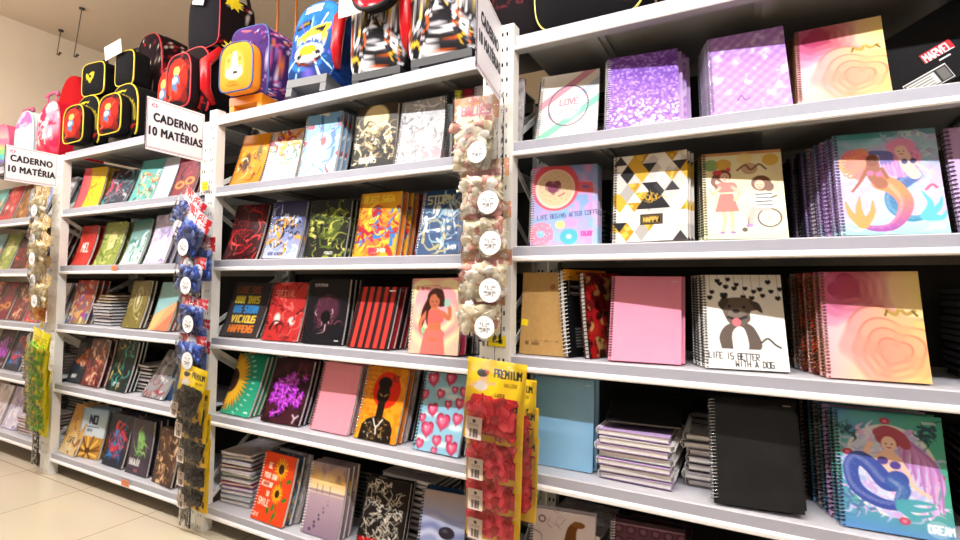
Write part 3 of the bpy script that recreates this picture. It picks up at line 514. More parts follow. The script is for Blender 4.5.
ARTS = dict(stripes=art_stripes, purpleglit=art_purpleglit, lilac=art_lilac, heartsA=art_hearts, coffee=art_coffee, marble=art_marble, wheel=art_wheel, merduo=art_merduo, pink3=art_plain('ee92ae'), dog=art_dog,
 heartsB=art_hearts, kraft=art_kraft, blue3=art_plain('86b8dc', '303840'), black3=art_plain('141414', '050505'), mersolo=art_mersolo, stripeg=art_giraffe, maroon=art_damask,
 b1=mk('f0981c', ['6a3c20', 'f8c860', 'd8d0b0', '3c3028'], 12, .03, 1, bg2='e88414', ln=.3, box=(.1, .35, .9, 1.1), blobs=((.35, .75, .12, .25, '5a4030'), (.7, .5, .08, .2, '7a6840'))),
 b2=mk('c8b8b0', ['e89020', 'b03050', 'f4f0ec', '3c7868', 'f8c040'], 26, .05, 2, bg2='f4f0f0', box=(0, .1, 1, .9), mottle='f4f0ec'),
 b3=mk('78acd8', ['e8f0f4', '3c6ca8', 'a8343c', 'f8f0e0'], 14, .05, 3, bg2='90b4d0', blobs=((.45, .7, .3, .3, 'ecf2f6'), (.55, .6, .08, .12, 'b03c3c')), ln=.7, hole='8090a0'),
 b4=mk('403828', ['0e0e10', 'd8c090', '8a7448', 'ece0c0'], 46, .03, 4, bg2='1a1814', blobs=((.5, .3, .3, .3, 'e0cc98'),), lines=(('KNIGHTS', .2, 1.1, .12, 'e8e4d8', .35),), box=(.05, .4, .95, 1.2), hole='101010'),
 b5=mk('a8a8aa', ['e0e0e2', '6c6c70', 'f0f0f0', '8c8c90'], 60, .02, 5, blobs=((.8, 1.15, .25, .14, 'e09098'),), hole='888888'),
 c1=mk('3c1014', ['c02428', '7c1418', 'e05048', '1a080a'], 26, .022, 6, ln=.6, lines=(('1', .3, 1.2, .06, 'f0f0f0'),)),
 c2=mk('26284c', ['e8a030', '1c1c28', 'c8d4f0', '8898d8'], 40, .04, 7, bg2='b8c4e8', box=(.1, .3, .9, 1.1), lines=(('HERO ACADEMY', .15, 1.22, .06, '282850', .45),)),
 c3=mk('1c1c14', ['8a9434', '50601c', 'c0c060', '14140e'], 40, .035, 8, blobs=((.5, .6, .3, .4, '4c5820'),), lines=(('POWER', .5, 1.22, .06, 'e0e0d0'),), hole='101010'),
 c4=mk('e0a020', ['d03428', 'f8d038', '3878b8', 'e8782c', 'a81c30'], 30, .05, 9, lines=(('BEAST SAGA', .1, .08, .13, 'f4d840', .42), ('X-MEN', .58, 1.2, .07, 'f4f0f0', .4)), ln=.5, box=(0, .3, 1, 1.2), blobs=((.5, .8, .13, .35, 'e8b838'), (.45, .5, .1, .2, '2c68b0'), (.5, 1.15, .2, .2, 'c02c50')), hole='803018'),
 c5=mk('264470', ['90b8c8', 'd8e0e4', '305c94', 'a8a070'], 20, .04, 10, lines=(('STORM', .12, .12, .16, 'c8c49c', .55), ('X-MEN', .7, 1.18, .08, 'f0f0f0', .35)), ln=.6, box=(.1, .3, .9, 1.2), blobs=((.6, .7, .12, .3, 'c4ccc8'),), hole='c8d0d8'),
 d1=art_words, d2=mk('b42c2c', ['7c1c1c', 'd8605c', '3c1414'], 26, .03, 11, lines=(('SPECIAL', .14, .2, .14, 'd8786c', .42), ('1', .5, 1.2, .06, 'f0e0e0')), blobs=((.3, .85, .09, .13, 'e0d0cc'), (.72, .9, .1, .1, 'd8ccc8'))),
 d3=art_supline, d4=art_strip, d5=art_girl, e1=art_sunteal, e2=art_orchid, e3=art_plain('ec92a4'), e4=art_afro, e5=art_bluehearts, f1=art_sunorange, f2=art_beach, f3=art_crackle, f4=art_pebble,
 g1=mk('e8b820', ['3c2c18', 'e8742c'], 16, .01, 12, bg2='f0c428', blobs=((.1, .7, .3, .9, 'e0565c'),), box=(.25, .3, .8, 1.0), ln=.2),
 g2=mk('2c2c3c', ['6c6474', 'c0384c', 'a8b4b8', '3c8c84'], 22, .04, 13, ln=.6),
 g3=mk('5ca8a4', ['e0c060', 'b86c3c', 'e8ecd8', '2c5c58'], 22, .04, 14, box=(.1, .4, .9, 1.3)),
 g4=art_plain('b8bcc8'), g5=mk('7c2434', ['2c1018', 'a03c48'], 10, .05, 15, blobs=((.3, .95, .2, .12, 'e8b040'), (.7, .85, .2, .12, 'e8b040'), (.3, .95, .12, .07, '7c2434'), (.7, .85, .12, .07, '7c2434'))),
 h0=mk('141012', ['e0e0e0', 'c8c8c8'], 12, .012, 16, box=(.3, .5, .7, .9), ln=.15), h1=mk('c0281c', ['e04c34', '8c1410'], 6, .05, 17, lines=(('MEL', .3, .6, .28, 'f4e8e0', .4),)),
 h2=mk('8a9848', ['c8c878', '5c6c28', 'dcd8a0'], 26, .03, 18, blobs=((.5, .6, .2, .3, 'd0c888'),)), h3=mk('2c6c68', ['dce8e4', 'a8c8c4', '3c8c84'], 14, .06, 19, bg2='e8f0ee', box=(.1, .6, .9, 1.3)),
 h4=mk('b0a4c8', ['dcd4e8', '9488b8', 'f0ecf4'], 16, .06, 20, bg2='d8d0e4'),
 i1=mk('b8342c', ['a84c8c', 'e0b070', '4c6ca0', 'd8c8a0'], 26, .06, 21, bg2='988858'), i3=mk('74682c', ['d8d0b0', '4c4418'], 8, .02, 22, blobs=((.5, .55, .2, .36, 'c8c098'), (.5, .55, .15, .3, '74682c'), (.5, .55, .07, .2, 'd8d0b0'))), i4=art_geo,
 j1=mk('1c2430', ['a83c1c', 'c8602c'], 18, .04, 23, box=(.25, .3, .75, .8), blobs=((.5, .6, .17, .24, 'e0b8a0'),), lines=(('MOMENT', .2, 1.1, .09, 'f0e8e0', .35),)),
 j2=mk('5c3a2c', ['c87c5c', '2c1c18', 'e8c0a0', '7c1c28'], 24, .05, 24, bg2='7c3038'), j3=mk('142024', ['3cb0a4', '2c6c68', 'c8a848'], 16, .03, 25, ln=.5, lines=(('BE YOU', .3, 1.12, .08, 'e8ecec'),)),
 j5=mk('8c8c90', ['d8d8dc', '5c5c64', '8c2c30'], 30, .03, 26, hole='606060'),
 k1=mk('c8862c', ['e8b85c', '8c5420'], 10, .05, 27, bg2='d8c49c', blobs=((.5, 1.0, .3, .25, 'e0d0a8'),), lines=(('CAFE', .3, .9, .14, '6c4c2c'),)), k2=art_no,
 k3=mk('1c2434', ['2c84d0', 'c02838', '1c4c84', 'd04858'], 30, .05, 28, box=(.2, .3, .8, 1.1)), k4=mk('3c3444', ['6ca050', '90c070'], 10, .03, 29, blobs=((.5, .55, .15, .26, '78b058'),), box=(.4, .4, .6, .9), lines=(('SHEALER', .12, 1.0, .13, 'e8e8ec', .38), ('BLAZE', .4, 1.22, .06, 'd06878', .4))),
 k5=mk('4c3024', ['a87c54', '2c1c14', 'd8b890'], 24, .05, 30), z1=mk('8898c0', ['d0b0c0', '6c7cb0', '5ca8a0'], 18, .06, 41), z2=mk('b8bcc4', ['e8e8ec', '9094a0'], 12, .06, 42), z3=mk('8c5428', ['d0a060', '4c2c14'], 18, .05, 43), z4=mk('6c3834', ['c88c60', '3c1c1c'], 18, .05, 44),
 z5=mk('c0304c', ['5c2030', 'e8a040'], 14, .06, 45), z6=mk('d8ccd4', ['a8a0b0', 'f0ecf0'], 10, .05, 46), z7=mk('e89c30', ['d86c20', 'f8d070'], 14, .06, 47),
 yel=mk('1c1a16', ['e0a828', 'c88c20'], 10, .06, 48), floral=art_floral, tab=art_tab, purp=art_plain('c4a4d8', '6a4a80'), magenta=art_plain('c83860'), darkblue=art_plain('1c3c5c'), tealstripe=mk('a8ccc0', ['5c8c84'], 8, .02, 49), blk=art_plain('1a1a1c', '060606'), orng=art_plain('d8782c'), kid=mk('384c68', ['7ca4bc', 'c89c50'], 20, .05, 50), lime=art_plain('c8cc38'), crim=art_plain('8c1c24'), grym=mk('b0a8ac', ['e8e4e8', '706c74'], 16, .03, 51))
# ------------------------------------------------------------------ shelving
HZ = dict(A3=1.9112, B3=1.567, C3=1.2318, D3=.8877, E3=.5398, F3=.1172, A2=1.8769, B2=1.5463, C2=1.2108, D2=.8632, E2=.5233, F2=.1172,
          A1=1.8642, B1=1.53, C1=1.1991, D1=.8635, E1=.5212, F1=.1257, A0=1.868, B0=1.51, C0=1.185, D0=.85, E0=.525, F0=.15)
LH = .0485; DEP = .46
BAYS = {0: (-4.22, -2.992), 1: (-2.882, -1.59), 2: (-1.48, -.11), 3: (0., 1.42)}
PW = .052
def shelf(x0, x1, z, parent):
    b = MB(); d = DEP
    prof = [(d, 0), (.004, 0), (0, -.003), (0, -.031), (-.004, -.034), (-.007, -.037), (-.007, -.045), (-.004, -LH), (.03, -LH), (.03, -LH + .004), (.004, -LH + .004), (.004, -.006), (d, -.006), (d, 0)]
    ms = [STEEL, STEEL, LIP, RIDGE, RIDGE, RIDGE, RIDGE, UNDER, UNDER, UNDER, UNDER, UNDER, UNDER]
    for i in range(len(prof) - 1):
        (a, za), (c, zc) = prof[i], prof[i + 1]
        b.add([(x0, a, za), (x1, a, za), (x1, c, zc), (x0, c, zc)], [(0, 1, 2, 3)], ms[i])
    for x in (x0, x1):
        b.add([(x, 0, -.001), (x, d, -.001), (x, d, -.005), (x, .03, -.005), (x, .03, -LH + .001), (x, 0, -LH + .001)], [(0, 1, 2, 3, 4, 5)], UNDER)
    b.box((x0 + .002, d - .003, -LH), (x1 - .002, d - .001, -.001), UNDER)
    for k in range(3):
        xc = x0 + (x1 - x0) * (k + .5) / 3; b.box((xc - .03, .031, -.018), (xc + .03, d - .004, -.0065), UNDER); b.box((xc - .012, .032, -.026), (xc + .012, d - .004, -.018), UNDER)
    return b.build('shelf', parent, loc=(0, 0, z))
def upright(xr, y, parent, top, front=True, mirror=False):
    """perforated steel angle; xr is its outer right edge"""
    b = MB(); n = int(top / .05); w = PW
    xs = [0, .010, .017, .026, .033, .042, w]
    for i in range(n):
        zs = [i * .05, i * .05 + .012, i * .05 + .026, i * .05 + .037, (i + 1) * .05]
        for j in range(4):
            for k in range(6):
                if (k == 1 and j == 1) or (k == 3 and j in (1,)) or (k == 3 and j == 3 and False): continue
                b.add([(xs[k], 0, zs[j]), (xs[k + 1], 0, zs[j]), (xs[k + 1], 0, zs[j + 1]), (xs[k], 0, zs[j + 1])], [(0, 1, 2, 3)], UPR)
    zt = n * .05; xx = 0 if mirror else w
    b.add([(xx, 0, 0), (xx, .042 if front else -.042, 0), (xx, .042 if front else -.042, zt), (xx, 0, zt)], [(0, 1, 2, 3)], UPR)
    o = b.build('upright', parent, loc=(xr - w, y, .001)); s = o.modifiers.new('sheet', 'SOLIDIFY'); s.thickness = .0018; s.offset = 0
    return o
BAYNAME = {0: 'grey metal shelving unit at the far left end against the wall', 1: 'grey metal shelving unit between the two facing CADERNO signs', 2: 'grey metal shelving unit left of the perforated double post, full of comic covers', 3: 'grey metal shelving unit at the right, holding the mermaid notebooks'}
for k, (x0, x1) in BAYS.items():
    r = empty('shelving_unit', ((x0 + x1) / 2, 0, 0), BAYNAME[k], 'shelving'); cx = (x0 + x1) / 2
    for l in 'ABCDEF': shelf(x0 - cx, x1 - cx, HZ[l + str(k)], r)
    tp = HZ['A%d' % k] + .01
    for xr, mi in ((x0 - cx, False), (x1 - cx + PW + .003, True)):
        upright(xr, -.008, r, tp + (.03 if k > 1 else .02), True, mi); upright(xr, DEP + .01, r, tp, False, mi)
    for xe in (x0 - cx - .012, x1 - cx + .012):
        hs = [HZ[l + str(k)] for l in 'ABCDEF']
        for i in range(5):
            za, zb = hs[i] - .06, hs[i + 1] + .02; ya, yb = (.03, DEP - .02) if i % 2 == 1 else (DEP - .02, .03)
            b = MB(); dz = .012
            b.add([(xe - .002, ya, za - dz), (xe - .002, ya, za + dz), (xe - .002, yb, zb + dz), (xe - .002, yb, zb - dz), (xe + .002, ya, za - dz), (xe + .002, ya, za + dz), (xe + .002, yb, zb + dz), (xe + .002, yb, zb - dz)],
                  [(0, 1, 2, 3), (7, 6, 5, 4), (0, 4, 5, 1), (1, 5, 6, 2), (2, 6, 7, 3), (3, 7, 4, 0)], UPR)
            b.build('side_brace', r)
    b = MB(); b.box((x0 - cx - .05, DEP + .014, .05), (x1 - cx + .05, DEP + .018, tp - .02), BACKDARK); b.build('added_dark_sheet', r)  # added sheet, hides the lit room behind and keeps the shelf depth dark

# ------------------------------------------------------------------ notebooks
ROWS = '''stripes B3 0.063 0.032 0.112 0.387 0.024 0.192 0.263
purpleglit B3 0.289 0.027 0.128 0.311 0.018 0.205 0.265
lilac B3 0.575 0.024 0.087 0.345 0.031 0.192 0.270
heartsA B3 0.776 0.031 -0.015 0.442 0.001 0.189 0.263
coffee C3 0.050 0.024 0.219 0.219 0.011 0.209 0.269
marble C3 0.309 0.025 0.034 0.175 0.017 0.206 0.268
wheel C3 0.557 0.026 0.146 0.325 0.003 0.200 0.268
merduo C3 0.861 0.023 0.116 0.250 0.003 0.210 0.271
pink3 D3 0.298 0.023 0.115 0.333 -0.005 0.199 0.261
dog D3 0.558 0.026 0.158 0.361 0.003 0.199 0.268
heartsB D3 0.828 0.025 0.055 0.280 0.006 0.201 0.269
kraft D3 -0.024 0.061 -0.140 -0.010 0.003 0.170 0.252
blue3 E3 0.039 0.069 0.009 0.090 0.008 0.202 0.275
black3 E3 0.579 0.011 0.035 0.355 0.041 0.202 0.276
mersolo E3 0.853 0.028 0.047 0.272 0.008 0.213 0.270
b1 B2 -1.442 0.034 0.058 0.295 -0.012 0.183 0.262
b2 B2 -1.243 0.044 0.066 0.254 0.016 0.192 0.251
b3 B2 -0.990 0.024 0.036 0.168 -0.010 0.192 0.271
b4 B2 -0.711 0.032 0.066 0.139 0.009 0.194 0.263
b5 B2 -0.498 0.034 0.064 0.216 0.014 0.191 0.261
c1 C2 -1.460 0.027 0.077 0.281 -0.007 0.201 0.267
c2 C2 -1.202 0.032 0.075 0.226 -0.015 0.191 0.260
c3 C2 -0.958 0.037 0.141 0.211 0.003 0.194 0.250
c4 C2 -0.693 0.033 0.068 0.211 0.003 0.191 0.258
c5 C2 -0.401 0.037 0.087 0.300 0.020 0.179 0.253
d1 D2 -1.478 0.023 0.140 0.357 -0.007 0.210 0.259
d2 D2 -1.183 0.023 0.043 0.262 0.007 0.201 0.254
d3 D2 -0.951 0.029 0.076 0.194 0.003 0.203 0.268
d4 D2 -0.704 0.025 0.000 0.321 0.011 0.195 0.242
d5 D2 -0.412 0.020 -0.010 0.116 0.021 0.206 0.266
e1 E2 -1.441 0.026 -0.038 0.348 0.001 0.196 0.268
e2 E2 -1.163 0.016 0.059 0.328 -0.005 0.209 0.268
e3 E2 -0.899 0.036 -0.017 0.276 -0.006 0.202 0.268
e4 E2 -0.670 0.035 -0.024 0.302 0.002 0.200 0.271
e5 E2 -0.395 0.036 -0.052 0.279 0.009 0.191 0.272
f1 F2 -1.202 0.012 -0.039 0.266 0.005 0.197 0.268
f2 F2 -0.925 0.028 0.005 0.215 0.007 0.193 0.269
f3 F2 -0.648 0.034 0.084 0.310 0.002 0.194 0.252
f4 F2 -0.391 0.053 0.096 0.226 0.001 0.179 0.250
g1 B1 -2.845 0.035 0.138 0.222 -0.001 0.200 0.260
g2 B1 -2.610 0.053 0.145 0.380 0.000 0.190 0.242
g3 B1 -2.286 0.039 0.069 0.313 -0.001 0.195 0.256
g5 B1 -1.937 0.054 -0.012 0.248 -0.004 0.183 0.240
h1 C1 -2.861 0.041 -0.036 0.228 -0.015 0.194 0.240
h2 C1 -2.599 0.033 0.039 0.271 -0.002 0.198 0.255
h3 C1 -2.327 0.034 -0.071 0.268 -0.001 0.196 0.254
h4 C1 -2.096 0.028 -0.057 0.245 -0.003 0.197 0.265
i1 D1 -2.900 0.030 0.024 0.235 -0.004 0.200 0.257
i3 D1 -2.309 0.043 -0.075 0.239 0.019 0.195 0.256
i4 D1 -2.050 0.039 -0.084 0.270 0.010 0.194 0.251
j1 E1 -3.018 0.044 0.004 0.301 0.007 0.198 0.255
j2 E1 -2.693 0.041 -0.041 0.214 0.009 0.196 0.263
j3 E1 -2.433 0.043 -0.031 0.237 0.003 0.198 0.270
k1 F1 -2.985 0.024 -0.057 0.308 0.003 0.198 0.273
k2 F1 -2.710 0.029 0.123 0.195 -0.007 0.208 0.264
k3 F1 -2.430 0.038 -0.010 0.191 0.015 0.193 0.269
k4 F1 -2.200 0.036 -0.015 0.134 0.011 0.193 0.271
k5 F1 -1.950 0.029 -0.105 0.167 0.013 0.187 0.259
stripeg F3 0.031 0.060 0.197 0.293 -0.018 0.208 0.261
maroon F3 0.283 0.114 0.138 0.152 -0.015 0.211 0.269'''
def frame(X, Y, Z, yaw, lean, roll=0.):
    a = Vector((math.cos(yaw), math.sin(yaw), 0)); n = Vector((-math.sin(yaw), math.cos(yaw), 0)); b = Vector((0, 0, 1)) * math.cos(lean) + n * math.sin(lean)
    a2 = a * math.cos(roll) + b * math.sin(roll); b2 = b * math.cos(roll) - a * math.sin(roll); c = b2.cross(a2)
    return Matrix(((a2.x, c.x, b2.x, X), (a2.y, c.y, b2.y, Y), (a2.z, c.z, b2.z, Z), (0, 0, 0, 1)))
PROTO = {}
def notebook_parts(art, w, h, T, wire, bend, nx, pages=None, rings=True):
    """mesh data of the parts, cached"""
    key = (art, round(w, 3), round(h, 3), T, wire, bend, nx)
    if key in PROTO: return PROTO[key]
    A = ARTS[art](nx); g = A.cols(); ny, nxx = g.shape[:2]
    bd = lambda z: bend * 4 * (z / h) * (1 - z / h)
    b = MB(); edge = tuple(g[:, -3:].mean((0, 1)) * .8)
    vs = [(w * i / (nxx - 1), bd(h * (1 - j / (ny - 1))), h * (1 - j / (ny - 1))) for j in range(ny) for i in range(nxx)]
    fs = [(j * nxx + i, (j + 1) * nxx + i, (j + 1) * nxx + i + 1, j * nxx + i + 1) for j in range(ny - 1) for i in range(nxx - 1)]
    b.add(vs, fs, GLOSSART, g.reshape(-1, 3))
    def slab(b, x0, x1, y0, y1, z0, z1, m, col=None, n=9):
        v = []
        for k in range(n):
            z = z0 + (z1 - z0) * k / (n - 1); q = bd(z); v += [(x0, y0 + q, z), (x1, y0 + q, z), (x1, y1 + q, z), (x0, y1 + q, z)]
        f = [(0, 3, 2, 1), ((n - 1) * 4, (n - 1) * 4 + 1, (n - 1) * 4 + 2, (n - 1) * 4 + 3)]
        for k in range(n - 1):
            for e in range(4): f.append((k * 4 + e, k * 4 + (e + 1) % 4, (k + 1) * 4 + (e + 1) % 4, (k + 1) * 4 + e))
        b.add(v, f, m, col)
    slab(b, 0, w, .0002, .0014, 0, h, GLOSSART, edge)
    cov = b.data('front_cover')
    b = MB(); slab(b, .004, w - .003, .0016, T - .0016, .003, h - .003, pages or PAGES); pg = b.data('page_block')
    b = MB(); slab(b, 0, w, T - .0014, T, 0, h, GLOSSART, tuple(g.mean((0, 1)) * .5 + .02)); bk = b.data('back_cover')
    parts = [('front_cover', cov), ('page_block', pg), ('back_cover', bk)]
    if rings:
        b = MB(); R = T / 2 + .0035; N = 31 if nx > 80 else 22; sg = 10 if nx > 80 else 7; pts = []
        for i in range(N * sg + 1):
            an = 2 * PI * i / sg; z = .008 + (h - .016) * i / (N * sg); pts.append((.003 + R * math.cos(an) * .9, T / 2 + R * math.sin(an) + bd(z), z))
        b.tube(pts, .0011 if nx > 80 else .0015, WIRES[wire], seg=4); parts.append(('spiral_binding', b.data('spiral_binding', True)))
    PROTO[key] = parts; return parts
def put_notebook(parts, M, label, group=None, name='spiral_notebook', cat='notebook'):
    r = empty(name, label=label, cat=cat, group=group, M=M)
    for n, me in parts:
        o = bpy.data.objects.new(n, me); COL.objects.link(o); o.parent = r
    return r
ORD = ['directly behind', 'second behind', 'third behind', 'fourth behind', 'fifth behind', 'sixth behind', 'seventh behind', 'eighth behind']
# art: (label, short, thickness, wire, bend, [art of each notebook behind], (dx, dy extra) )
INFO = dict(
 stripes=('cream notebook with pastel diagonal stripes and a ring of small leaves', 'pastel striped notebook', .014, 'silver', .003, 2, -.008, .004),
 purpleglit=('purple glitter notebook with pale petals along its lower half', 'purple glitter notebook', .014, 'white', .003, ['purp', 'lilac', 'purp'], .012, .004),
 lilac=('lilac holographic notebook with a checked shimmer', 'lilac holographic notebook', .014, 'silver', .003, 3, -.007, .006),
 heartsA=('pink and gold hearts notebook on the second shelf from the top', 'hearts notebook of the second shelf', .014, 'gold', .003, 2, -.006, .002),
 coffee=('blue notebook with a red coffee cup, doughnuts and a heart', 'coffee cup notebook', .014, 'white', .003, 2, .006, .002),
 marble=('marble, black and gold triangle patterned notebook', 'gold triangle notebook', .014, 'black', .002, 2, .008, .002),
 wheel=('cream notebook showing a standing girl and a girl in a wheelchair', 'wheelchair girl notebook', .014, 'black', .003, 2, -.006, .002),
 merduo=('notebook showing two mermaids with orange and blue tails', 'two-mermaid notebook', .014, 'purple', .003, ['merduo', 'purp', 'merduo', 'grym', 'merduo', 'blk', 'grym', 'blk'], -.008, .006),
 pink3=('plain pink notebook beside the dog notebook', 'plain pink notebook beside the dog notebook', .014, 'black', .002, 1, .009, .004),
 dog=('white notebook with a grey dog, black hearts and dog lettering', 'dog notebook', .014, 'black', .003, 3, -.008, .004),
 heartsB=('large pink and yellow hearts notebook with a gold bow at eye level', 'hearts notebook with gold bow', .014, 'gold', .003, ['heartsB', 'floral', 'heartsB', 'floral', 'heartsB', 'grym'], -.008, .004),
 blue3=('plain light blue notebook right of the red balloon bags', 'plain light blue notebook', .014, 'silver', .002, 1, .008, .003),
 black3=('wide glossy black notebook standing beside the white notebook pile', 'glossy black notebook', .018, 'silver', .002, 1, .008, .004),
 mersolo=('notebook showing one blue-tailed mermaid with pink hair', 'single mermaid notebook', .014, 'black', .003, ['mersolo', 'purp', 'mersolo', 'grym', 'mersolo', 'blk', 'grym', 'blk'], -.007, .006),
 stripeg=('pale pink notebook with a giraffe on the bottom right shelf', 'giraffe notebook', .014, 'black', .002, 1, 0, .004),
 maroon=('maroon damask patterned notebook on the bottom right shelf', 'maroon damask notebook', .014, 'white', .002, 1, 0, .004),
 b1=('orange notebook with a small brown figure, far left of its shelf', 'orange notebook at the shelf end', .013, 'black', .004, 3, 0, .002),
 b2=('notebook with orange, pink and white comic splashes', 'orange and white splashed notebook', .013, 'black', .004, 2, 0, .002),
 b3=('light blue notebook with a white swirl and red accent', 'white swirl notebook', .015, 'silver', .005, 2, .004, .003),
 b4=('black and gold notebook with dark knights lettering', 'black and gold notebook', .015, 'black', .003, 2, .002, .002),
 b5=('grey scribbled notebook with a pink patch at its bottom right', 'grey scribbled notebook', .015, 'silver', .003, 2, .004, .002),
 c1=('dark red notebook with curling red streaks beside the blue bags', 'dark red streaked notebook', .014, 'black', .006, 3, 0, .002),
 c2=('navy and pale blue notebook with orange and dark strokes', 'navy and pale blue notebook', .014, 'silver', .006, 3, 0, .002),
 c3=('black notebook with a green burst', 'black notebook with green burst', .016, 'black', .005, 2, .004, .002),
 c4=('yellow and red comic notebook with yellow BEAST lettering', 'yellow and red comic notebook', .014, 'gold', .004, ['orng', 'c4', 'orng', 'crim', 'blk'], .009, .004),
 c5=('dark blue notebook headed STORM with a pale curved figure', 'dark blue STORM notebook', .014, 'silver', .003, 2, -.004, .004),
 d1=('charcoal notebook with lines of yellow, blue and orange words', 'charcoal notebook with coloured words', .014, 'black', .008, 3, 0, .002),
 d2=('red notebook with two pale tags and faded lettering', 'red notebook with pale tags', .014, 'black', .006, 3, 0, .002),
 d3=('black notebook with a dim pink emblem and tiny spaced capitals', 'black notebook with pink emblem', .016, 'black', .005, 2, .003, .002),
 d4=('red and black vertically striped notebook', 'red and black striped notebook', .014, 'black', .003, ['crim', 'd4', 'crim', 'd4', 'crim', 'blk'], .008, .003),
 d5=('pink heart notebook showing a long haired girl holding a phone', 'phone girl notebook', .014, 'silver', .003, ['magenta', 'blk', 'grym', 'blk'], .010, .008),
 e1=('teal notebook with half a large sunflower', 'teal sunflower notebook', .014, 'black', .006, 2, 0, .002),
 e2=('dark brown notebook with violet orchid blossoms', 'violet orchid notebook', .016, 'black', .006, ['e2', 'blk'], .002, .002),
 e3=('plain pink notebook beside the orange portrait notebook', 'plain pink notebook beside the orange portrait', .016, 'black', .005, 2, -.004, .002),
 e4=('orange notebook with a black silhouette against a red sun', 'orange silhouette notebook', .014, 'silver', .004, ['orng', 'grym', 'blk'], .006, .003),
 e5=('sky blue notebook covered in pink hearts', 'pink hearts on blue notebook', .014, 'black', .003, ['blk', 'tealstripe', 'blk', 'tealstripe'], .010, .002),
 f1=('orange red notebook with two sunflowers and white lettering', 'orange red sunflower notebook', .016, 'white', .005, ['kid', 'grym'], .008, .006),
 f2=('beach sunset notebook with footprints in the sand', 'beach footprints notebook', .016, 'white', .004, 2, .003, .003),
 f3=('black notebook with a white crackle pattern over red', 'white crackle notebook', .014, 'black', .003, 1, .003, .003),
 f4=('lilac grey notebook with a dark pebble', 'dark pebble notebook', .014, 'black', .003, ['darkblue'], .0, .02),
 g1=('yellow notebook with a red left edge and dark doodle', 'yellow doodle notebook', .012, 'black', .006, 2, 0, .012),
 g2=('dark grey notebook with slanting red and silver streaks', 'dark grey streaked notebook', .012, 'black', .006, 2, 0, .012),
 g3=('teal and gold notebook on the top row of the narrow sign bay', 'teal and gold notebook', .012, 'black', .006, 2, 0, .012),
 g5=('maroon notebook with round golden glasses', 'maroon glasses notebook', .012, 'black', .006, 1, 0, .001),
 h1=('bright red notebook with white vertical lettering', 'bright red notebook', .012, 'black', .008, 2, 0, .012),
 h2=('olive green notebook with a pale yellow figure', 'olive green figure notebook', .012, 'black', .008, 2, 0, .012),
 h3=('dark teal notebook fading to white at its foot', 'teal and white notebook', .012, 'black', .008, 2, 0, .012),
 h4=('pale lilac notebook partly behind the blue bags', 'pale lilac notebook', .012, 'silver', .008, 2, 0, .012),
 i1=('notebook patched red, violet and sand left of the kraft pile', 'red and violet patched notebook', .012, 'black', .006, 2, 0, .012),
 i3=('olive brown notebook with a pale oval ring', 'olive brown ring notebook', .012, 'black', .006, 1, 0, .001),
 i4=('teal notebook with orange slanted shapes', 'teal and orange slanted notebook', .012, 'black', .006, 2, 0, .001),
 j1=('navy notebook with a red haired head', 'red haired head notebook', .012, 'black', .006, 2, 0, .012),
 j2=('brown notebook with pink and dark strokes', 'brown and pink notebook', .012, 'black', .006, 2, 0, .012),
 j3=('black notebook with teal and gold curves', 'black notebook with teal curves', .012, 'black', .006, 2, 0, .001),
 k1=('orange brown notebook with a cream label, lowest shelf left end', 'orange brown label notebook', .012, 'black', .004, 2, 0, .012),
 k2=('blue and white notebook with a large NO over a golden burst', 'NO notebook', .012, 'black', .004, 2, 0, .012),
 k3=('black notebook with a blue and red swirled head', 'blue and red swirl notebook', .012, 'black', .005, 2, 0, .012),
 k4=('dark purple notebook with a green oval and white capitals', 'green oval notebook', .012, 'black', .005, 2, 0, .012),
 k5=('brown notebook with tan strokes beside the black balloon bags', 'tan and brown notebook', .012, 'black', .004, 1, 0, .001),
)
TWEAK = {}
def lean_row(k, key, q, nx):
    X, Y, yaw, lean, roll, w, h = q; lab, short, T, wire, bend, beh, dx, dye = INFO[k]
    zs = HZ[key] + T * math.sin(abs(lean)) + .0006 + max(0, -roll) * w + max(0, roll) * 0
    parts = notebook_parts(k, w, h, T, wire, bend, nx)
    put_notebook(parts, frame(X, Y, zs, yaw, lean, roll), lab)
    lst = [k] * beh if isinstance(beh, int) else beh
    st = (T + .0065) / math.cos(lean) + dye
    room = (DEP - .02 - Y - h * math.sin(lean)) / st
    for i, a in enumerate(lst):
        if i + 1 > room: break
        pp = parts if a == k else notebook_parts(a, w, h, T, 'black' if a in ('blk', 'crim', 'orng', 'd4') else wire, bend, 24 if a not in INFO else nx)
        jx = (random.random() - .5) * .004
        put_notebook(pp, frame(X + (i + 1) * dx + jx - math.sin(yaw) * st * (i + 1), Y + st * (i + 1) * math.cos(yaw), zs, yaw, lean, roll), 'spiral notebook %s the %s in its leaning row' % (ORD[i], short))
for ln in ROWS.strip().split('\n'):
    p = ln.split(); k, key = p[0], p[1]
    if k in ('kraft',): continue
    q = [float(v) for v in p[2:]]
    q[0] = max(q[0], {'1': -2.866, '2': -1.462, '3': .016}[key[1]])
    nx = 100 if key[1] == '3' else 60 if key[1] == '2' else 36
    lean_row(k, key, q, nx)
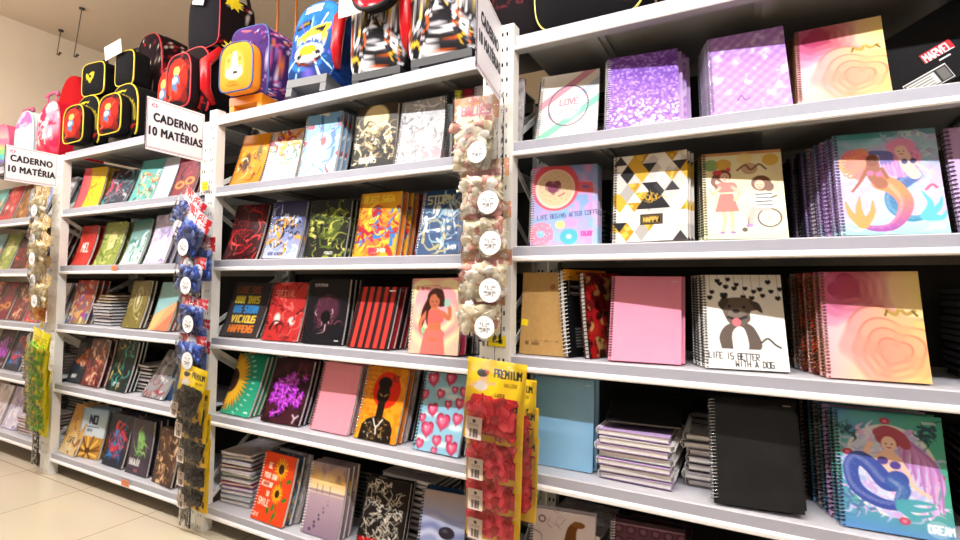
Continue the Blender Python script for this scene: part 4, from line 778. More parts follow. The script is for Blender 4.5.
# kraft notebook shown from its back, and the books turned edge-on beside it
def single(art, key, X, Y, yaw, lean, roll, w, h, T, wire, nx, label, bend=.002, dz=0., parts=None):
    zs = HZ[key] + T * abs(math.sin(lean)) + .0006 + abs(math.sin(roll)) * (w if roll < 0 else 0) * 0 + dz
    return put_notebook(parts or notebook_parts(art, w, h, T, wire, bend, nx), frame(X, Y, zs, yaw, lean, roll), label)
kp = notebook_parts('kraft', .158, .262, .014, 'black', .002, 70)
put_notebook(kp, frame(.008, .045, HZ['D3'] + .003, -.02, .10) @ Matrix.Translation((.158, 0, .262)) @ Matrix.Rotation(PI, 4, 'Y'), 'brown kraft notebook back with a yellow sticker beside the perforated post')
single('tab', 'D3', .176, .035, 1.12, .1, 0, .2, .272, .018, 'white', 80, 'black edged notebook with an orange tab and white spiral, turned sideways')
single('floral', 'D3', .240, .040, 1.18, .1, 0, .19, .262, .018, 'black', 80, 'red and gold floral notebook turned sideways behind the orange tabbed one')
# small notebooks edge-on at the right end of the middle top row
for i, (a, c) in enumerate((('blk', 'black'), ('lime', 'lime yellow'), ('crim', 'dark crimson'), ('grym', 'grey mottled'))):
    single(a, 'B2', -.285 + i * .032, .05, .02 + .5 * (i < 3), .12, 0, .19 if i == 3 else .12, .262, .014, 'black', 24, '%s notebook squeezed at the shelf end behind the cream balloon bags' % c)
single('purp', 'C3', 1.085, .04, .12, .28, 0, .2, .268, .014, 'black', 60, 'lilac notebook at the right picture edge beside the two mermaids')
single('yel', 'C2', -1.475, .12, .1, .15, 0, .15, .25, .012, 'black', 30, 'black and yellow notebook in shadow behind the dark red streaked one')
single('h0', 'C1', -2.87, .10, .1, .2, 0, .17, .25, .012, 'black', 36, 'black notebook with white flower marks left of the bright red one')
single('g4', 'B1', -2.085, .05, 0, .3, 0, .14, .25, .014, 'silver', 36, 'plain grey notebook between the teal gold and glasses notebooks')
single('j5', 'E1', -2.10, .045, -.05, .55, 0, .2, .26, .012, 'silver', 36, 'silver grey notebook leaning far back beside the dark pile')
single('darkblue', 'E1', -1.93, .06, -.05, .35, 0, .15, .26, .012, 'black', 30, 'dark blue notebook at the shelf end beside the silver grey one')
single('mersolo', 'E3', 1.14, .06, .1, .3, 0, .2, .268, .014, 'black', 60, 'mermaid notebook at the dark right picture edge, lowest full row') if False else None
# far left unit, only a strip of it in the picture
for k, (X, a, d) in {'B0': (-3.42, 'z1', 'blue and pink blurred'), 'C0': (-3.45, 'z3', 'brown'), 'D0': (-3.42, 'z5', 'crimson flowered')}.items():
    single(a, k, X, .04, 0, .3, 0, .2, .26, .013, 'black', 30, d + ' notebook in the far left unit, leftmost one shown')
for k, (X, a, d) in {'B0': (-3.17, 'z2', 'silver grey'), 'C0': (-3.20, 'z4', 'reddish brown'), 'D0': (-3.19, 'z6', 'pale mauve')}.items():
    r = single(a, k, X, .04, 0, .34, 0, .17, .26, .013, 'black', 30, d + ' notebook in the far left unit behind the hanging bags')
    for i in range(3):
        copy_thing(r, Matrix.Translation((.01 * (i + 1), .028 * (i + 1), 0)) @ r.matrix_world, 'notebook %s the %s one in the far left unit' % (ORD[i], d))

k_ = 0
for key, arts in (('B0', ('z3', 'd2', 'g3', 'h4')), ('C0', ('c1', 'h2', 'i4', 'b1')), ('D0', ('j2', 'g5', 'i1', 'h1')), ('E0', ('k3', 'e2')), ('F0', ('h4', 'z6'))):
    for i, a in enumerate(arts):
        k_ += 1
        single(a, key, (-3.66 if key < 'E' else -3.68) - i * .235, .045, 0, .3, 0, .2, .26, .013, 'black', 24, 'blurred notebook on the %s shelf of the far left unit, %s from the right' % (dict(B='second', C='third', D='fourth', E='fifth', F='lowest')[key[0]], ('first', 'second', 'third', 'fourth')[i]))
# flat piles
def pile(key, x, y, n, label, arts=('blk',), w=.2, h=.27, T=.015, yaw=0., pages=None, alt=False, wire='black', group=None, jit=.01, rings=True, z0=0., turn=False):
    z = HZ[key] + .0005 + z0
    r = random.Random(int(abs(x) * 1000) + n)
    for i in range(n):
        a = arts[i % len(arts)]; parts = notebook_parts(a, w, h, T, wire, 0., 24, pages, rings)
        flip = alt and i % 2
        ya = yaw + (r.random() - .5) * .08; ox, oy = (r.random() - .5) * jit, (r.random()) * jit
        # local z (height) -> +y world, local y (thickness) -> -z world : cover faces up
        u = Vector((math.cos(ya), math.sin(ya), 0)); v = Vector((-math.sin(ya), math.cos(ya), 0)); zt = z + T + .0042
        if flip:  # turned head to tail
            o = Vector((x + ox, y + oy, 0)) + u * w + v * h; uu, vv = -u, -v
        else: o = Vector((x + ox, y + oy, 0)); uu, vv = u, v
        M = Matrix(((uu.x, 0, vv.x, o.x), (uu.y, 0, vv.y, o.y), (0, -1, 0, zt), (0, 0, 0, 1)))
        put_notebook(parts, M, label % (['lowest', 'second from the bottom', 'third from the bottom', 'fourth from the bottom', 'fifth from the bottom', 'sixth from the bottom', 'seventh from the bottom', 'eighth from the bottom', 'ninth from the bottom', 'tenth from the bottom', 'eleventh from the bottom', 'twelfth from the bottom'][i] if not group else '') if '%' in label else label, group)
        z += T + .0012 + (.0055 if not alt else .003)
    return z
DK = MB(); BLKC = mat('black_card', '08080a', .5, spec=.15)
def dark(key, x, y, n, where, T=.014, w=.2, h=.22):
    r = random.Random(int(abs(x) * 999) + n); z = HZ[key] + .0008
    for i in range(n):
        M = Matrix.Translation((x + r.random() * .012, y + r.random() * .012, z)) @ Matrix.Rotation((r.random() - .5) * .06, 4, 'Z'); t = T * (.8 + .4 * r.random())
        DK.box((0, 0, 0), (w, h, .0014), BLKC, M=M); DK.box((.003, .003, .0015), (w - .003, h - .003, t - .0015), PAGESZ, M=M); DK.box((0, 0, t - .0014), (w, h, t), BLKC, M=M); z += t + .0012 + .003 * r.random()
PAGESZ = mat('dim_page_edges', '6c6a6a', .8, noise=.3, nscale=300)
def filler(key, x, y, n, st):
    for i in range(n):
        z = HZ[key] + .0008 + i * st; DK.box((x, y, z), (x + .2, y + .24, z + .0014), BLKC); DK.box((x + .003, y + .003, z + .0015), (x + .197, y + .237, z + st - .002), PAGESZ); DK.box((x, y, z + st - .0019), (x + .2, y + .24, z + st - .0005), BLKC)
PALE = ('z6', 'grym', 'g4')
pile('E3', .262, .045, 7, 'white and lilac notebook, %s in the pile beside the black one', ('purp', 'z6', 'purp', 'z2'), T=.0165, alt=True, wire='white', w=.205)
single('blk', 'E3', .285, .06, .1, 1.30, 0, .21, .2, .006, 'black', 30, 'open black notebook lying tilted on top of the white and lilac pile', dz=.165)
pile('E3', .50, .10, 7, 'grey notebook, %s half hidden behind the glossy black one', ('grym',), T=.015, wire='white', w=.1, jit=.02)
pile('F2', -1.462, .05, 12, 'white and pink notebook, %s in the pile left of the sunflowers', ('z6', 'g4', 'z6', 'purp', 'magenta', 'z6', 'tealstripe', 'z6', 'crim'), T=.0125, w=.18, h=.25, wire='white', rings=False, yaw=.12)
pile('D1', -2.64, .06, 7, 'white notebook, %s in the pile beside the patched one', ('g4', 'z6'), T=.011, w=.19, h=.22, rings=False)
pile('D1', -2.63, .07, 3, 'brown kraft notebook, %s of three on the white pile', ('kraft',), T=.009, w=.18, h=.21, rings=False, z0=.125, yaw=-.08, jit=.02)
pile('E0', -3.40, .03, 6, 'grey notebook, %s in the far left pile, fifth shelf', ('grym',), w=.2, h=.25, T=.012, rings=False)
pile('F0', -3.42, .03, 6, 'pale notebook, %s in the far left pile, lowest shelf', ('z6', 'magenta', 'z6'), w=.2, h=.25, T=.013, rings=False)
filler('F3', .04, .16, 4, .0205)
pile('F3', .04, .16, 5, 'grey notebook, %s in the pile behind the giraffe one', ('grym',), T=.017, w=.2, h=.24, rings=False, pages=None, z0=.0835)
filler('F3', .29, .16, 5, .0205)
pile('F3', .29, .16, 4, 'brown notebook, %s in the pile behind the damask one', ('maroon',), T=.016, w=.2, h=.24, rings=False, z0=.104)
filler('F3', .55, .05, 6, .0205)
pile('F3', .55, .05, 4, 'dark notebook, %s in the lowest right pile', ('maroon', 'blk'), T=.016, w=.2, h=.26, rings=False, z0=.1245)
pile('F2', -.64, .17, 11, 'grey edged notebook, %s in the pile behind the crackle one', ('grym', 'blk'), T=.016, w=.24, h=.24, rings=False)
pile('E1', -2.29, .10, 8, 'dark notebook, %s beside the teal curved one', ('blk', 'grym'), T=.012, w=.16, h=.24, rings=False)
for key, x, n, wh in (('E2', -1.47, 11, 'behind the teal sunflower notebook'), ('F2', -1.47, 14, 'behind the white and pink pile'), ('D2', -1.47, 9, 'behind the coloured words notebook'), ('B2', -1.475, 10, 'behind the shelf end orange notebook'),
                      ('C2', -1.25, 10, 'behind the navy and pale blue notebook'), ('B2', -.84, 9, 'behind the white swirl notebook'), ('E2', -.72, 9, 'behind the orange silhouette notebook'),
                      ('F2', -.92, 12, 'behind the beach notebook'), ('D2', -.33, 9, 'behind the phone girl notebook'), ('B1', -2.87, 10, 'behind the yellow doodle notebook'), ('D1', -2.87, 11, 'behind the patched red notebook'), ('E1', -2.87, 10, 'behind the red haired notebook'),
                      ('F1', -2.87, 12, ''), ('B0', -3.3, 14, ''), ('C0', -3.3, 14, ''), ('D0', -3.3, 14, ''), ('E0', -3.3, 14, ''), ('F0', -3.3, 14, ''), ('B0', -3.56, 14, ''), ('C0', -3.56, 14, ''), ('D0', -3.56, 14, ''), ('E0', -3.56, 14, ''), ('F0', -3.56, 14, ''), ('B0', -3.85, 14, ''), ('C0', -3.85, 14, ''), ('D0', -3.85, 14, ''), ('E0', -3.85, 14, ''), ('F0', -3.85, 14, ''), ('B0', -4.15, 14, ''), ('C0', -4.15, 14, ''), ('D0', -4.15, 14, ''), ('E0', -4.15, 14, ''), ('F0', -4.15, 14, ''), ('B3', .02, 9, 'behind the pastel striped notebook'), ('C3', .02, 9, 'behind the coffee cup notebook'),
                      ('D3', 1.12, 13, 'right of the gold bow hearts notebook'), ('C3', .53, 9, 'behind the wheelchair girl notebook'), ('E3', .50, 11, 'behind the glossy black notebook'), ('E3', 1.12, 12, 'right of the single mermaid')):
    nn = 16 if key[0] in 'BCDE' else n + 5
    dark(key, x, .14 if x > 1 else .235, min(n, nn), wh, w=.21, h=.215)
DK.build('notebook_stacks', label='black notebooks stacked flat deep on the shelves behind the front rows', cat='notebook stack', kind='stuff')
# black boxed bag with a red and white logo patch
r = empty('storage_case', label='black carton with a red logo patch at the top right edge', cat='box', M=Matrix.Translation((1.0, .17, HZ['B3'] + .001)) @ Matrix.Rotation(-.5, 4, 'Y'))
b = MB(); b.box((0, 0, 0), (.26, .2, .175), BLKC); b.build('carton', r)
def label_quad(art_fn, w, h, nx, name, parent, M, thick=.0006):
    A = art_fn(nx, h / w); g = A.cols(); ny = g.shape[0]; nn = g.shape[1]; b = MB()
    vs = [tuple(M @ Vector((w * i / (nn - 1), 0, h * (1 - j / (ny - 1))))) for j in range(ny) for i in range(nn)]
    b.add(vs, [(j * nn + i, (j + 1) * nn + i, (j + 1) * nn + i + 1, j * nn + i + 1) for j in range(ny - 1) for i in range(nn - 1)], ART, g.reshape(-1, 3))
    b.box((0, .0002, 0), (w, thick, h), ART, lin((.8, .8, .8)), M)
    return b.build(name, parent)
def a_marvel(n, asp):
    A = Art(n, asp, 'c81424', 1, 3); A.text('MARVEL', .07, .05 + asp * .06, asp * .76, 'f4f0f0', w=.024, ww=.112 / (asp * .76)); return A
def a_info(n, asp):
    A = Art(n, asp, 'e8e6e2'); A.rect(.02, .04, .98, asp - .03, '1a1a1a'); A.rect(.05, .07, .7, asp - .06, 'dcdad6'); A.rect(.75, .07, .95, asp - .06, '6c6a68')
    for i in range(4): A.rect(.1, .12 + i * .07, .62, .145 + i * .07, '444444')
    return A
label_quad(a_marvel, .066, .026, 70, 'logo_patch', r, Matrix.Translation((.105, -.001, .068)))
label_quad(a_info, .095, .042, 50, 'information_label', r, Matrix.Translation((.04, -.001, .004)))
b = MB(); b.box((.13, -.0012, .056), (.155, -.0004, .060), mat('white_print', 'e0e0e0'), M=Matrix.Identity(4)); b.build('print_line', r)
# ------------------------------------------------------------------ hanging signs
WHT = mat('sign_board_white', 'eceaf0', .4); INK = mat('sign_ink', '15151f', .5); PINK = mat('sign_pink', 'c86480', .5); INKB = mat('sign_line', '3c2430', .5)
def embolden(me):
    n = len(me.vertices); co = np.empty(n * 3); me.vertices.foreach_get('co', co); co = co.reshape(-1, 3); fs = [tuple(p.vertices) for p in me.polygons]; V = []; F = []
    for k, (dx, dy) in enumerate([(0, 0)] + [(.0021 * math.cos(a * PI / 4), .0013 * math.sin(a * PI / 4)) for a in range(8)]):
        F += [tuple(i + len(V) for i in f) for f in fs]; V += [(c[0] + dx, c[1] + dy, c[2] + k * .00001) for c in co]
    m = bpy.data.meshes.new('lettering'); m.from_pydata(V, [], F); return m
def sign(X, y0, y1, z0, z1, lines, label, turn=0.):
    w = y1 - y0; h = z1 - z0
    r = empty('hanging_sign', (X, y1, z0), label, 'sign'); r.rotation_euler.z = turn
    b = MB(); b.box((-.0012, -w, 0), (.0012, 0, h), WHT)
    x = .0016
    def rc(ya, yb, za, zb, m): b.add([(x, ya, za), (x, yb, za), (x, yb, zb), (x, ya, zb)], [(0, 1, 2, 3)], m)
    rc(-w + .006, -.006, .012, .0135, PINK); rc(-w + .006, -.006, .008, .0095, INKB); rc(-w + .006, -.006, h - .009, h - .0075, INKB); rc(-w + .006, -w + .0075, .008, h - .008, INKB); rc(-.0075, -.006, .008, h - .008, INKB)
    for k in range(7):
        a = k * .9; rc(-w + .034 + .010 * math.cos(a) - .003, -w + .034 + .010 * math.cos(a) + .003, h - .03 + .006 * math.sin(a) - .0025, h - .03 + .006 * math.sin(a) + .0025, PINK)
    b.box((-.0018, -w, 0), (.0018, -w + .003, h), INKB)
    b.build('sign_board', r)
    for i, t in enumerate(lines):
        cu = bpy.data.curves.new('lettering', 'FONT'); cu.body = t; cu.size = .037; cu.align_x = 'CENTER'; cu.space_character = 1.12; cu.extrude = .0002
        o = bpy.data.objects.new('tmp', cu); COL.objects.link(o); bpy.context.view_layer.update()
        me = bpy.data.meshes.new_from_object(o); bpy.data.objects.remove(o); me = embolden(me); me.name = 'lettering'; me.materials.clear(); me.materials.append(INK)
        lo = bpy.data.objects.new('lettering', me); COL.objects.link(lo); lo.parent = r
        lo.matrix_local = Matrix(((0, 0, 1, .0022), (1.0, 0, 0, -w / 2), (0, 1.32, 0, h * .57 - i * .060), (0, 0, 0, 1)))
    b = MB(); b.tube([(0, -w * .5, h), (0, -w * .5, h + .004)], .002, INKB)
    return r
sign(-1.512, -.300, -.048, 1.650, 1.868, ('CADERNO', '10 MATÉRIAS'), 'white CADERNO 10 MATÉRIAS sign above the blue balloon bags')
sign(-2.914, -.262, -.022, 1.655, 1.850, ('CADERNO', '10 MATÉRIA'), 'white CADERNO 10 MATÉRIA sign at the far left post')
sign(-.034, -.300, -.030, 1.690, 1.94, ('CADERNO', '10 MATÉRIAS'), 'white CADERNO sign seen almost edge-on at the nearest post', math.radians(11.5))

# ------------------------------------------------------------------ balloon bags
def balloon(b, M, m, s, rnd):
    """flat uninflated balloon: teardrop body, neck and rolled lip"""
    prof = [(0, .0), (.45, .08), (.5, .3), (.46, .55), (.3, .75), (.13, .9), (.1, 1.15), (.16, 1.22), (.05, 1.24)]
    vs = []; sg = 6; be = (rnd.random() - .5) * 1.2
    for r_, z in prof:
        for k in range(sg):
            a = 2 * PI * k / sg; x = r_ * math.cos(a) + be * z * z * .5; vs.append(tuple(M @ Vector((x * s * .72, r_ * .34 * math.sin(a) * s, (z - .6) * s))))
    fs = [(i * sg + k, i * sg + (k + 1) % sg, (i + 1) * sg + (k + 1) % sg, (i + 1) * sg + k) for i in range(len(prof) - 1) for k in range(sg)]
    b.add(vs, fs, m)
def a_premium(col):
    def f(n, asp):
        A = Art(n, asp, 'f2cf18', 2, 3); A.mott('f8dc30', 3, .5, .5)
        A.poly([(0, .62), (.4, .58), (.5, .5), (.62, .72), (.98, .95), (.98, asp), (0, asp)], 'd8a412', .5)
        A.text('PREMIUM', .48, .14, .11, '1a1a20', w=.012, ww=.45, sp=1.3)
        A.ell(.3, .3, .07, .08, 'f0c8a0'); A.ell(.28, .22, .09, .06, '3a3a30'); A.ell(.26, .42, .11, .08, 'e8e4e0'); A.cur([(.18, .38), (.1, .44)], .025, 'e8b890'); A.cur([(.38, .38), (.5, .36)], .02, 'e8b890'); A.ell(.36, .2, .03, .03, col)
        A.text('LATEX', .52, .5, .045, '6a5010', w=.006); A.text('BALLOON', .66, .33, .05, 'a88410', w=.006, ww=.42); A.text('9', .82, .6, .13, '1c1c20', w=.016)
        return A
    return f
def a_hdr(c1, c2, c3):
    def f(n, asp):
        A = Art(n, asp, c1, 2); A.mott(c2, 4, .5, .8); fx(A, 10, [c3], 2, .02, (0, 0, 1, asp), .2); A.text('BALOES', .2, .2, .16, c3, w=.02); return A
    return f
def a_round(n, asp):
    A = Art(n, asp, 'ecebee'); A.rect(.38, .18, .44, .26, '555555'); A.rect(.56, .18, .62, .26, '555555'); A.rect(.22, .36, .78, .40, '666666'); A.rect(.26, .46, .74, .5, '666666'); A.rect(.2, .56, .8, .6, '777777'); A.rect(.3, .66, .7, .7, '888888'); A.rect(.34, .76, .66, .79, '999999'); return A
def a_bar(n, asp):
    A = Art(n, asp, 'e4d4cc'); A.ell(.5, .25, .1, .09, '222222'); A.rect(.22, .42, .8, .46, '555555'); A.rect(.22, .52, .8, .56, '777777')
    for i in range(8): A.rect(.25 + i * .065, .64, .28 + i * .065 + .01 * (i % 2), asp - .12, '1a1a1a')
    return A
STY = dict(
 red=dict(hd=a_premium('c82030'), fill=[mat('red_latex', 'ec1430', .28), mat('deep_red_latex', 'c80c28', .3), mat('pink_red_latex', 'f43c58', .28)], card='f2cf18', st='bar', hh=.46),
 black=dict(hd=a_premium('222222'), fill=[mat('black_latex', '1c1712', .3), mat('brown_black_latex', '2c241c', .35)], card='f2cf18', st='bar', hh=.40),
 white=dict(hd=a_hdr('c8946c', 'e4dcd8', 'c87c8c'), fill=[mat('cream_latex', 'f6f0dc', .35), mat('ivory_latex', 'ece0c0', .35), mat('white_latex', 'faf8f2', .35), mat('cream_latex', 'f6f0dc', .35), mat('blush_latex', 'd89c90', .4)], card='b88858', st='round', hh=.30),
 blue=dict(hd=a_hdr('d81e28', 'f0e8e8', 'f4f0f0'), fill=[mat('blue_latex', '3458b8', .3), mat('pale_blue_latex', '7c98dc', .35), mat('navy_latex', '20356c', .3)], card='c0ccd8', st='round', hh=.32),
 cream=dict(hd=a_hdr('d8c088', 'f0ead8', 'a87c48'), fill=[mat('cream_latex', 'ece4cc', .4), mat('yellow_cream_latex', 'e0cc8c', .4), mat('ivory_latex', 'dcd0b0', .4)], card='c8a468', st='round', hh=.3),
 lime=dict(hd=a_hdr('f0e018', 'f8f040', 'c8b010'), fill=[mat('lime_latex', '8cc818', .35), mat('yellow_latex', 'e8dc20', .35), mat('green_latex', '60a818', .35)], card='ece020', st=None, hh=.34),
 orange=dict(hd=a_hdr('f0a030', 'f8c868', 'c86c18'), fill=[mat('orange_latex', 'e88c28', .35), mat('pale_orange_latex', 'f0b868', .35)], card='f0a830', st=None, hh=.3))
def bag_meshes(style, w, h, seed):
    S = STY[style]; rnd = random.Random(seed); out = []; hh = h * S['hh']; yw = style in ('red', 'black', 'lime', 'orange')
    A = S['hd'](int(w * 480), h / w if yw else hh / w); g = A.cols(); ny, nn = g.shape[:2]; b = MB(); H0 = h if yw else hh
    b.add([(w * (i / (nn - 1) - .5), .004 + .003 * math.sin(i * .16 + j * .07), -H0 * j / (ny - 1)) for j in range(ny) for i in range(nn)], [(j * nn + i, (j + 1) * nn + i, (j + 1) * nn + i + 1, j * nn + i + 1) for j in range(ny - 1) for i in range(nn - 1)], GLOSSART, g.reshape(-1, 3))
    b.box((-w / 2, .0078, -H0), (w / 2, .0088, 0), GLOSSART, lin(hx(S['card']))); out.append(('header_card', b.data('header_card')))
    z1 = -h + .008 + (.012 if yw else 0); z0 = -hh * .95; ww = w * (.44 if yw else .47)
    b = MB(); nb = 64
    for i in range(nb):
        x = (rnd.random() * 2 - 1) * ww * .74; z = z0 + (z1 - z0) * (.12 + .74 * rnd.random())
        if yw and z > z0 + (z1 - z0) * .12 and False: continue
        M = Matrix.Translation((x, -.004 - .011 * rnd.random(), z)) @ Matrix.Rotation(rnd.random() * 6.3, 4, 'Y') @ Matrix.Rotation((rnd.random() - .5) * .5, 4, 'X')
        balloon(b, M, S['fill'][i % len(S['fill'])], .036 + .014 * rnd.random(), rnd)
    # inner backing so that no gap shows between the balloons
    b.grid(lambda u, v: ((u - .5) * 2 * ww * .92, .002 - .006 * math.sin(PI * u) * math.sin(PI * v), z0 + (z1 - z0) * v), 8, 8, S['fill'][1])
    out.append(('balloons', b.data('balloons', True)))
    b = MB(); r2 = random.Random(seed + 5); nz = [[r2.random() for _ in range(24)] for _ in range(24)]
    def fn(u, v):
        e = min(1., 5 * min(u, 1 - u)) * min(1., 5 * min(v, 1 - v)); return ((u - .5) * w * 1.05, -.003 - e * (.032 + .006 * nz[int(u * 13)][int(v * 15)]), .003 - (h + .012) * v)
    b.grid(fn, 14, 16, FILM, flip=True); out.append(('plastic_film', b.data('plastic_film', True)))
    if S['st']:
        s = w * (.27 if S['st'] == 'bar' else .42); A = (a_bar if S['st'] == 'bar' else a_round)(20, 1.25 if S['st'] == 'bar' else 1.); g = A.cols(); ny, nn = g.shape[:2]; b = MB()
        hs = s * (1.25 if S['st'] == 'bar' else 1.); x0 = -w * .36 if S['st'] == 'bar' else w * .02; z_ = -h + .012 + hs
        if S['st'] == 'bar': b.add([(x0 + s * i / (nn - 1), -.031, z_ - hs * j / (ny - 1)) for j in range(ny) for i in range(nn)], [(j * nn + i, (j + 1) * nn + i, (j + 1) * nn + i + 1, j * nn + i + 1) for j in range(ny - 1) for i in range(nn - 1)], ART, g.reshape(-1, 3))
        else:
            vs = []; cs = []
            z_ = -h * .78 + hs / 2
            for rr_ in range(7):
                for k in range(20):
                    q = rr_ / 6 / 2 * .98; u = .5 + q * math.cos(2 * PI * k / 20); v = .5 + q * math.sin(2 * PI * k / 20); vs.append((x0 + s * u, -.041, z_ - hs * v)); cs.append(tuple(g[min(ny - 1, int(v * ny)), min(nn - 1, int(u * nn))]))
            b.add(vs, [(a * 20 + k, (a + 1) * 20 + k, (a + 1) * 20 + (k + 1) % 20, a * 20 + (k + 1) % 20) for a in range(6) for k in range(20)], ART, cs)
        out.append(('sticker', b.data('sticker')))
    return out
BAGS = {}
def bag(style, px, py, Y, w, h, roll, yaw, label, tilt=0., var=0):
    """px, py: where the middle of its top edge hangs"""
    k = (style, round(w, 3), round(h, 3), var)
    if k not in BAGS: BAGS[k] = bag_meshes(style, w, h, 10 + var + len(BAGS))
    p = atY(px, py, Y)
    M = Matrix.Translation(tuple(p)) @ Matrix.Rotation(yaw, 4, 'Z') @ Matrix.Rotation(roll, 4, 'Y') @ Matrix.Rotation(tilt, 4, 'X')
    r = empty('balloon_bag', label=label, cat='balloon bag', M=M)
    for n, me in BAGS[k]:
        o = bpy.data.objects.new(n, me); COL.objects.link(o); o.parent = r
        if n == 'balloons': o['kind'] = 'stuff'
N5 = ['topmost', 'second from the top', 'third from the top', 'fourth from the top', 'fifth from the top', 'sixth from the top', 'seventh from the top', 'eighth from the top', 'ninth from the top']
for i, (x, y, w, h, ro) in enumerate(((476, 96, .165, .25, .05), (483, 160, .175, .185, 0), (484, 203, .18, .17, -.02), (485, 249, .18, .165, 0.02), (480, 292, .165, .135, 0))):
    bag('white', x, y, -.045 - .004 * i, w, h, ro, 0, 'clear bag of cream balloons on the nearest post, ' + N5[i], var=i)
for i, (x, y, ro, w) in enumerate(((496, 361, .06, .19), (495, 401, .03, .18), (494, 432, .02, .18), (494, 462, .03, .18))):
    bag('red', x, y, -.125 + .022 * i, w, .24, ro, .02, 'yellow PREMIUM bag of red balloons, %s in the front line' % N5[i], var=i % 2)
for i, (x, y) in enumerate(((513, 378), (515, 405), (515, 435))):
    bag('red', x, y, -.030, .15, .25, .03, 0, 'yellow edged bag of red balloons tucked behind the front line, ' + N5[i], var=1)
for i, (x, y, ro, h) in enumerate(((203, 195, .62, .2), (207, 212, .55, .2), (208, 232, .42, .19), (199, 256, .12, .16), (208, 238, -.02, .2), (201, 297, .12, .14), (203, 318, .05, .14), (199, 335, .05, .13), (203, 340, .03, .17))):
    bag('blue', x - 7, y, -.06 - .02 * ((i * 2) % 4), .18, h, ro, 0, 'clear bag of blue balloons with red header, ' + N5[i], var=i % 3)
for i, (x, y, ro) in enumerate(((193, 367, .16), (195, 387, .08), (196, 412, .05), (196, 436, .05), (195, 458, .02))):
    bag('black', x, y, -.14 + .022 * i, .18, .225, ro, 0, 'yellow PREMIUM bag of black balloons by the white post, ' + N5[i], var=i % 2)
for i, (x, y, ro) in enumerate(((42, 186, .1), (44, 214, .4), (44, 232, .4), (43, 254, .3), (43, 274, .15))):
    bag('cream', x, y, -.06 - .02 * (i % 3), .17, .19, ro, 0, 'cream yellow balloon bag at the far left post, ' + N5[i], var=i % 2)
bag('orange', 41, 297, -.05, .11, .14, .1, 0, 'orange balloon bag under the cream ones at the far left post')
for i, (x, y, ro) in enumerate(((41, 331, .2), (40, 348, .18), (41, 366, .25), (40, 382, .2), (40, 396, .05))):
    bag('lime', x, y, -.12 + .018 * i, .2, .22, ro, 0, 'yellow and lime green balloon bag, %s at the far left post' % N5[i], var=i % 2)
for X, z0, z1, nm in ((-.055, .25, .86, 'clear plastic strip behind the red balloon bags'), (-.055, .93, 1.72, 'clear plastic strip behind the cream balloon bags'), (-1.53, .75, 1.5, 'clear plastic strip behind the blue balloon bags'), (-2.95, .06, .25, 'clear plastic strip hanging below the lime balloon bags'), (-1.55, .03, .2, 'clear plastic strip hanging below the black balloon bags')):
    b = MB(); b.grid(lambda u, v: ((u - .5) * .09, -.004 * math.sin(u * 9), z0 + (z1 - z0) * v), 8, 8, FILM); o = b.build('clip_strip', None, True, nm, 'clip strip', loc=(X, -.05, 0))
    s = o.modifiers.new('t', 'SOLIDIFY'); s.thickness = .001

# ------------------------------------------------------------------ small price tags
def tagplate(px, py, Y, w, h, col, label, txt=None, round_=False):
    p = atY(px, py, Y)
    def f(n, asp):
        A = Art(n, asp, col)
        if txt: A.text(txt, .18, asp * .35, asp * .36, '3a3010', w=.02, ww=.8)
        else: A.rect(.15, asp * .3, .85, asp * .42, '8a5030', .5); A.rect(.15, asp * .6, .85, asp * .72, '8a5030', .5)
        return A
    r = label_quad(f, w, h, 30, 'price_label', None, Matrix.Identity(4)); r.location = (p[0] - w / 2, p[1], p[2] - h / 2); tag(r, label, 'price label')
tagplate(497, 341, -.012, .062, .034, 'f4dc10', 'yellow price label on the perforated post above the red balloons', '4-98')
tagplate(205, 186, -.02, .045, .04, 'ecd820', 'yellow price label on the post above the blue balloons')
tagplate(114, 268, -.0085, .05, .03, 'e8865c', 'orange price label on the front of the third shelf')
tagplate(125, 483, -.0085, .07, .032, 'e0875c', 'orange price label on the front of the lowest shelf')
tagplate(42, 325, -.02, .04, .03, 'f0e018', 'yellow price label under the orange balloon bag')
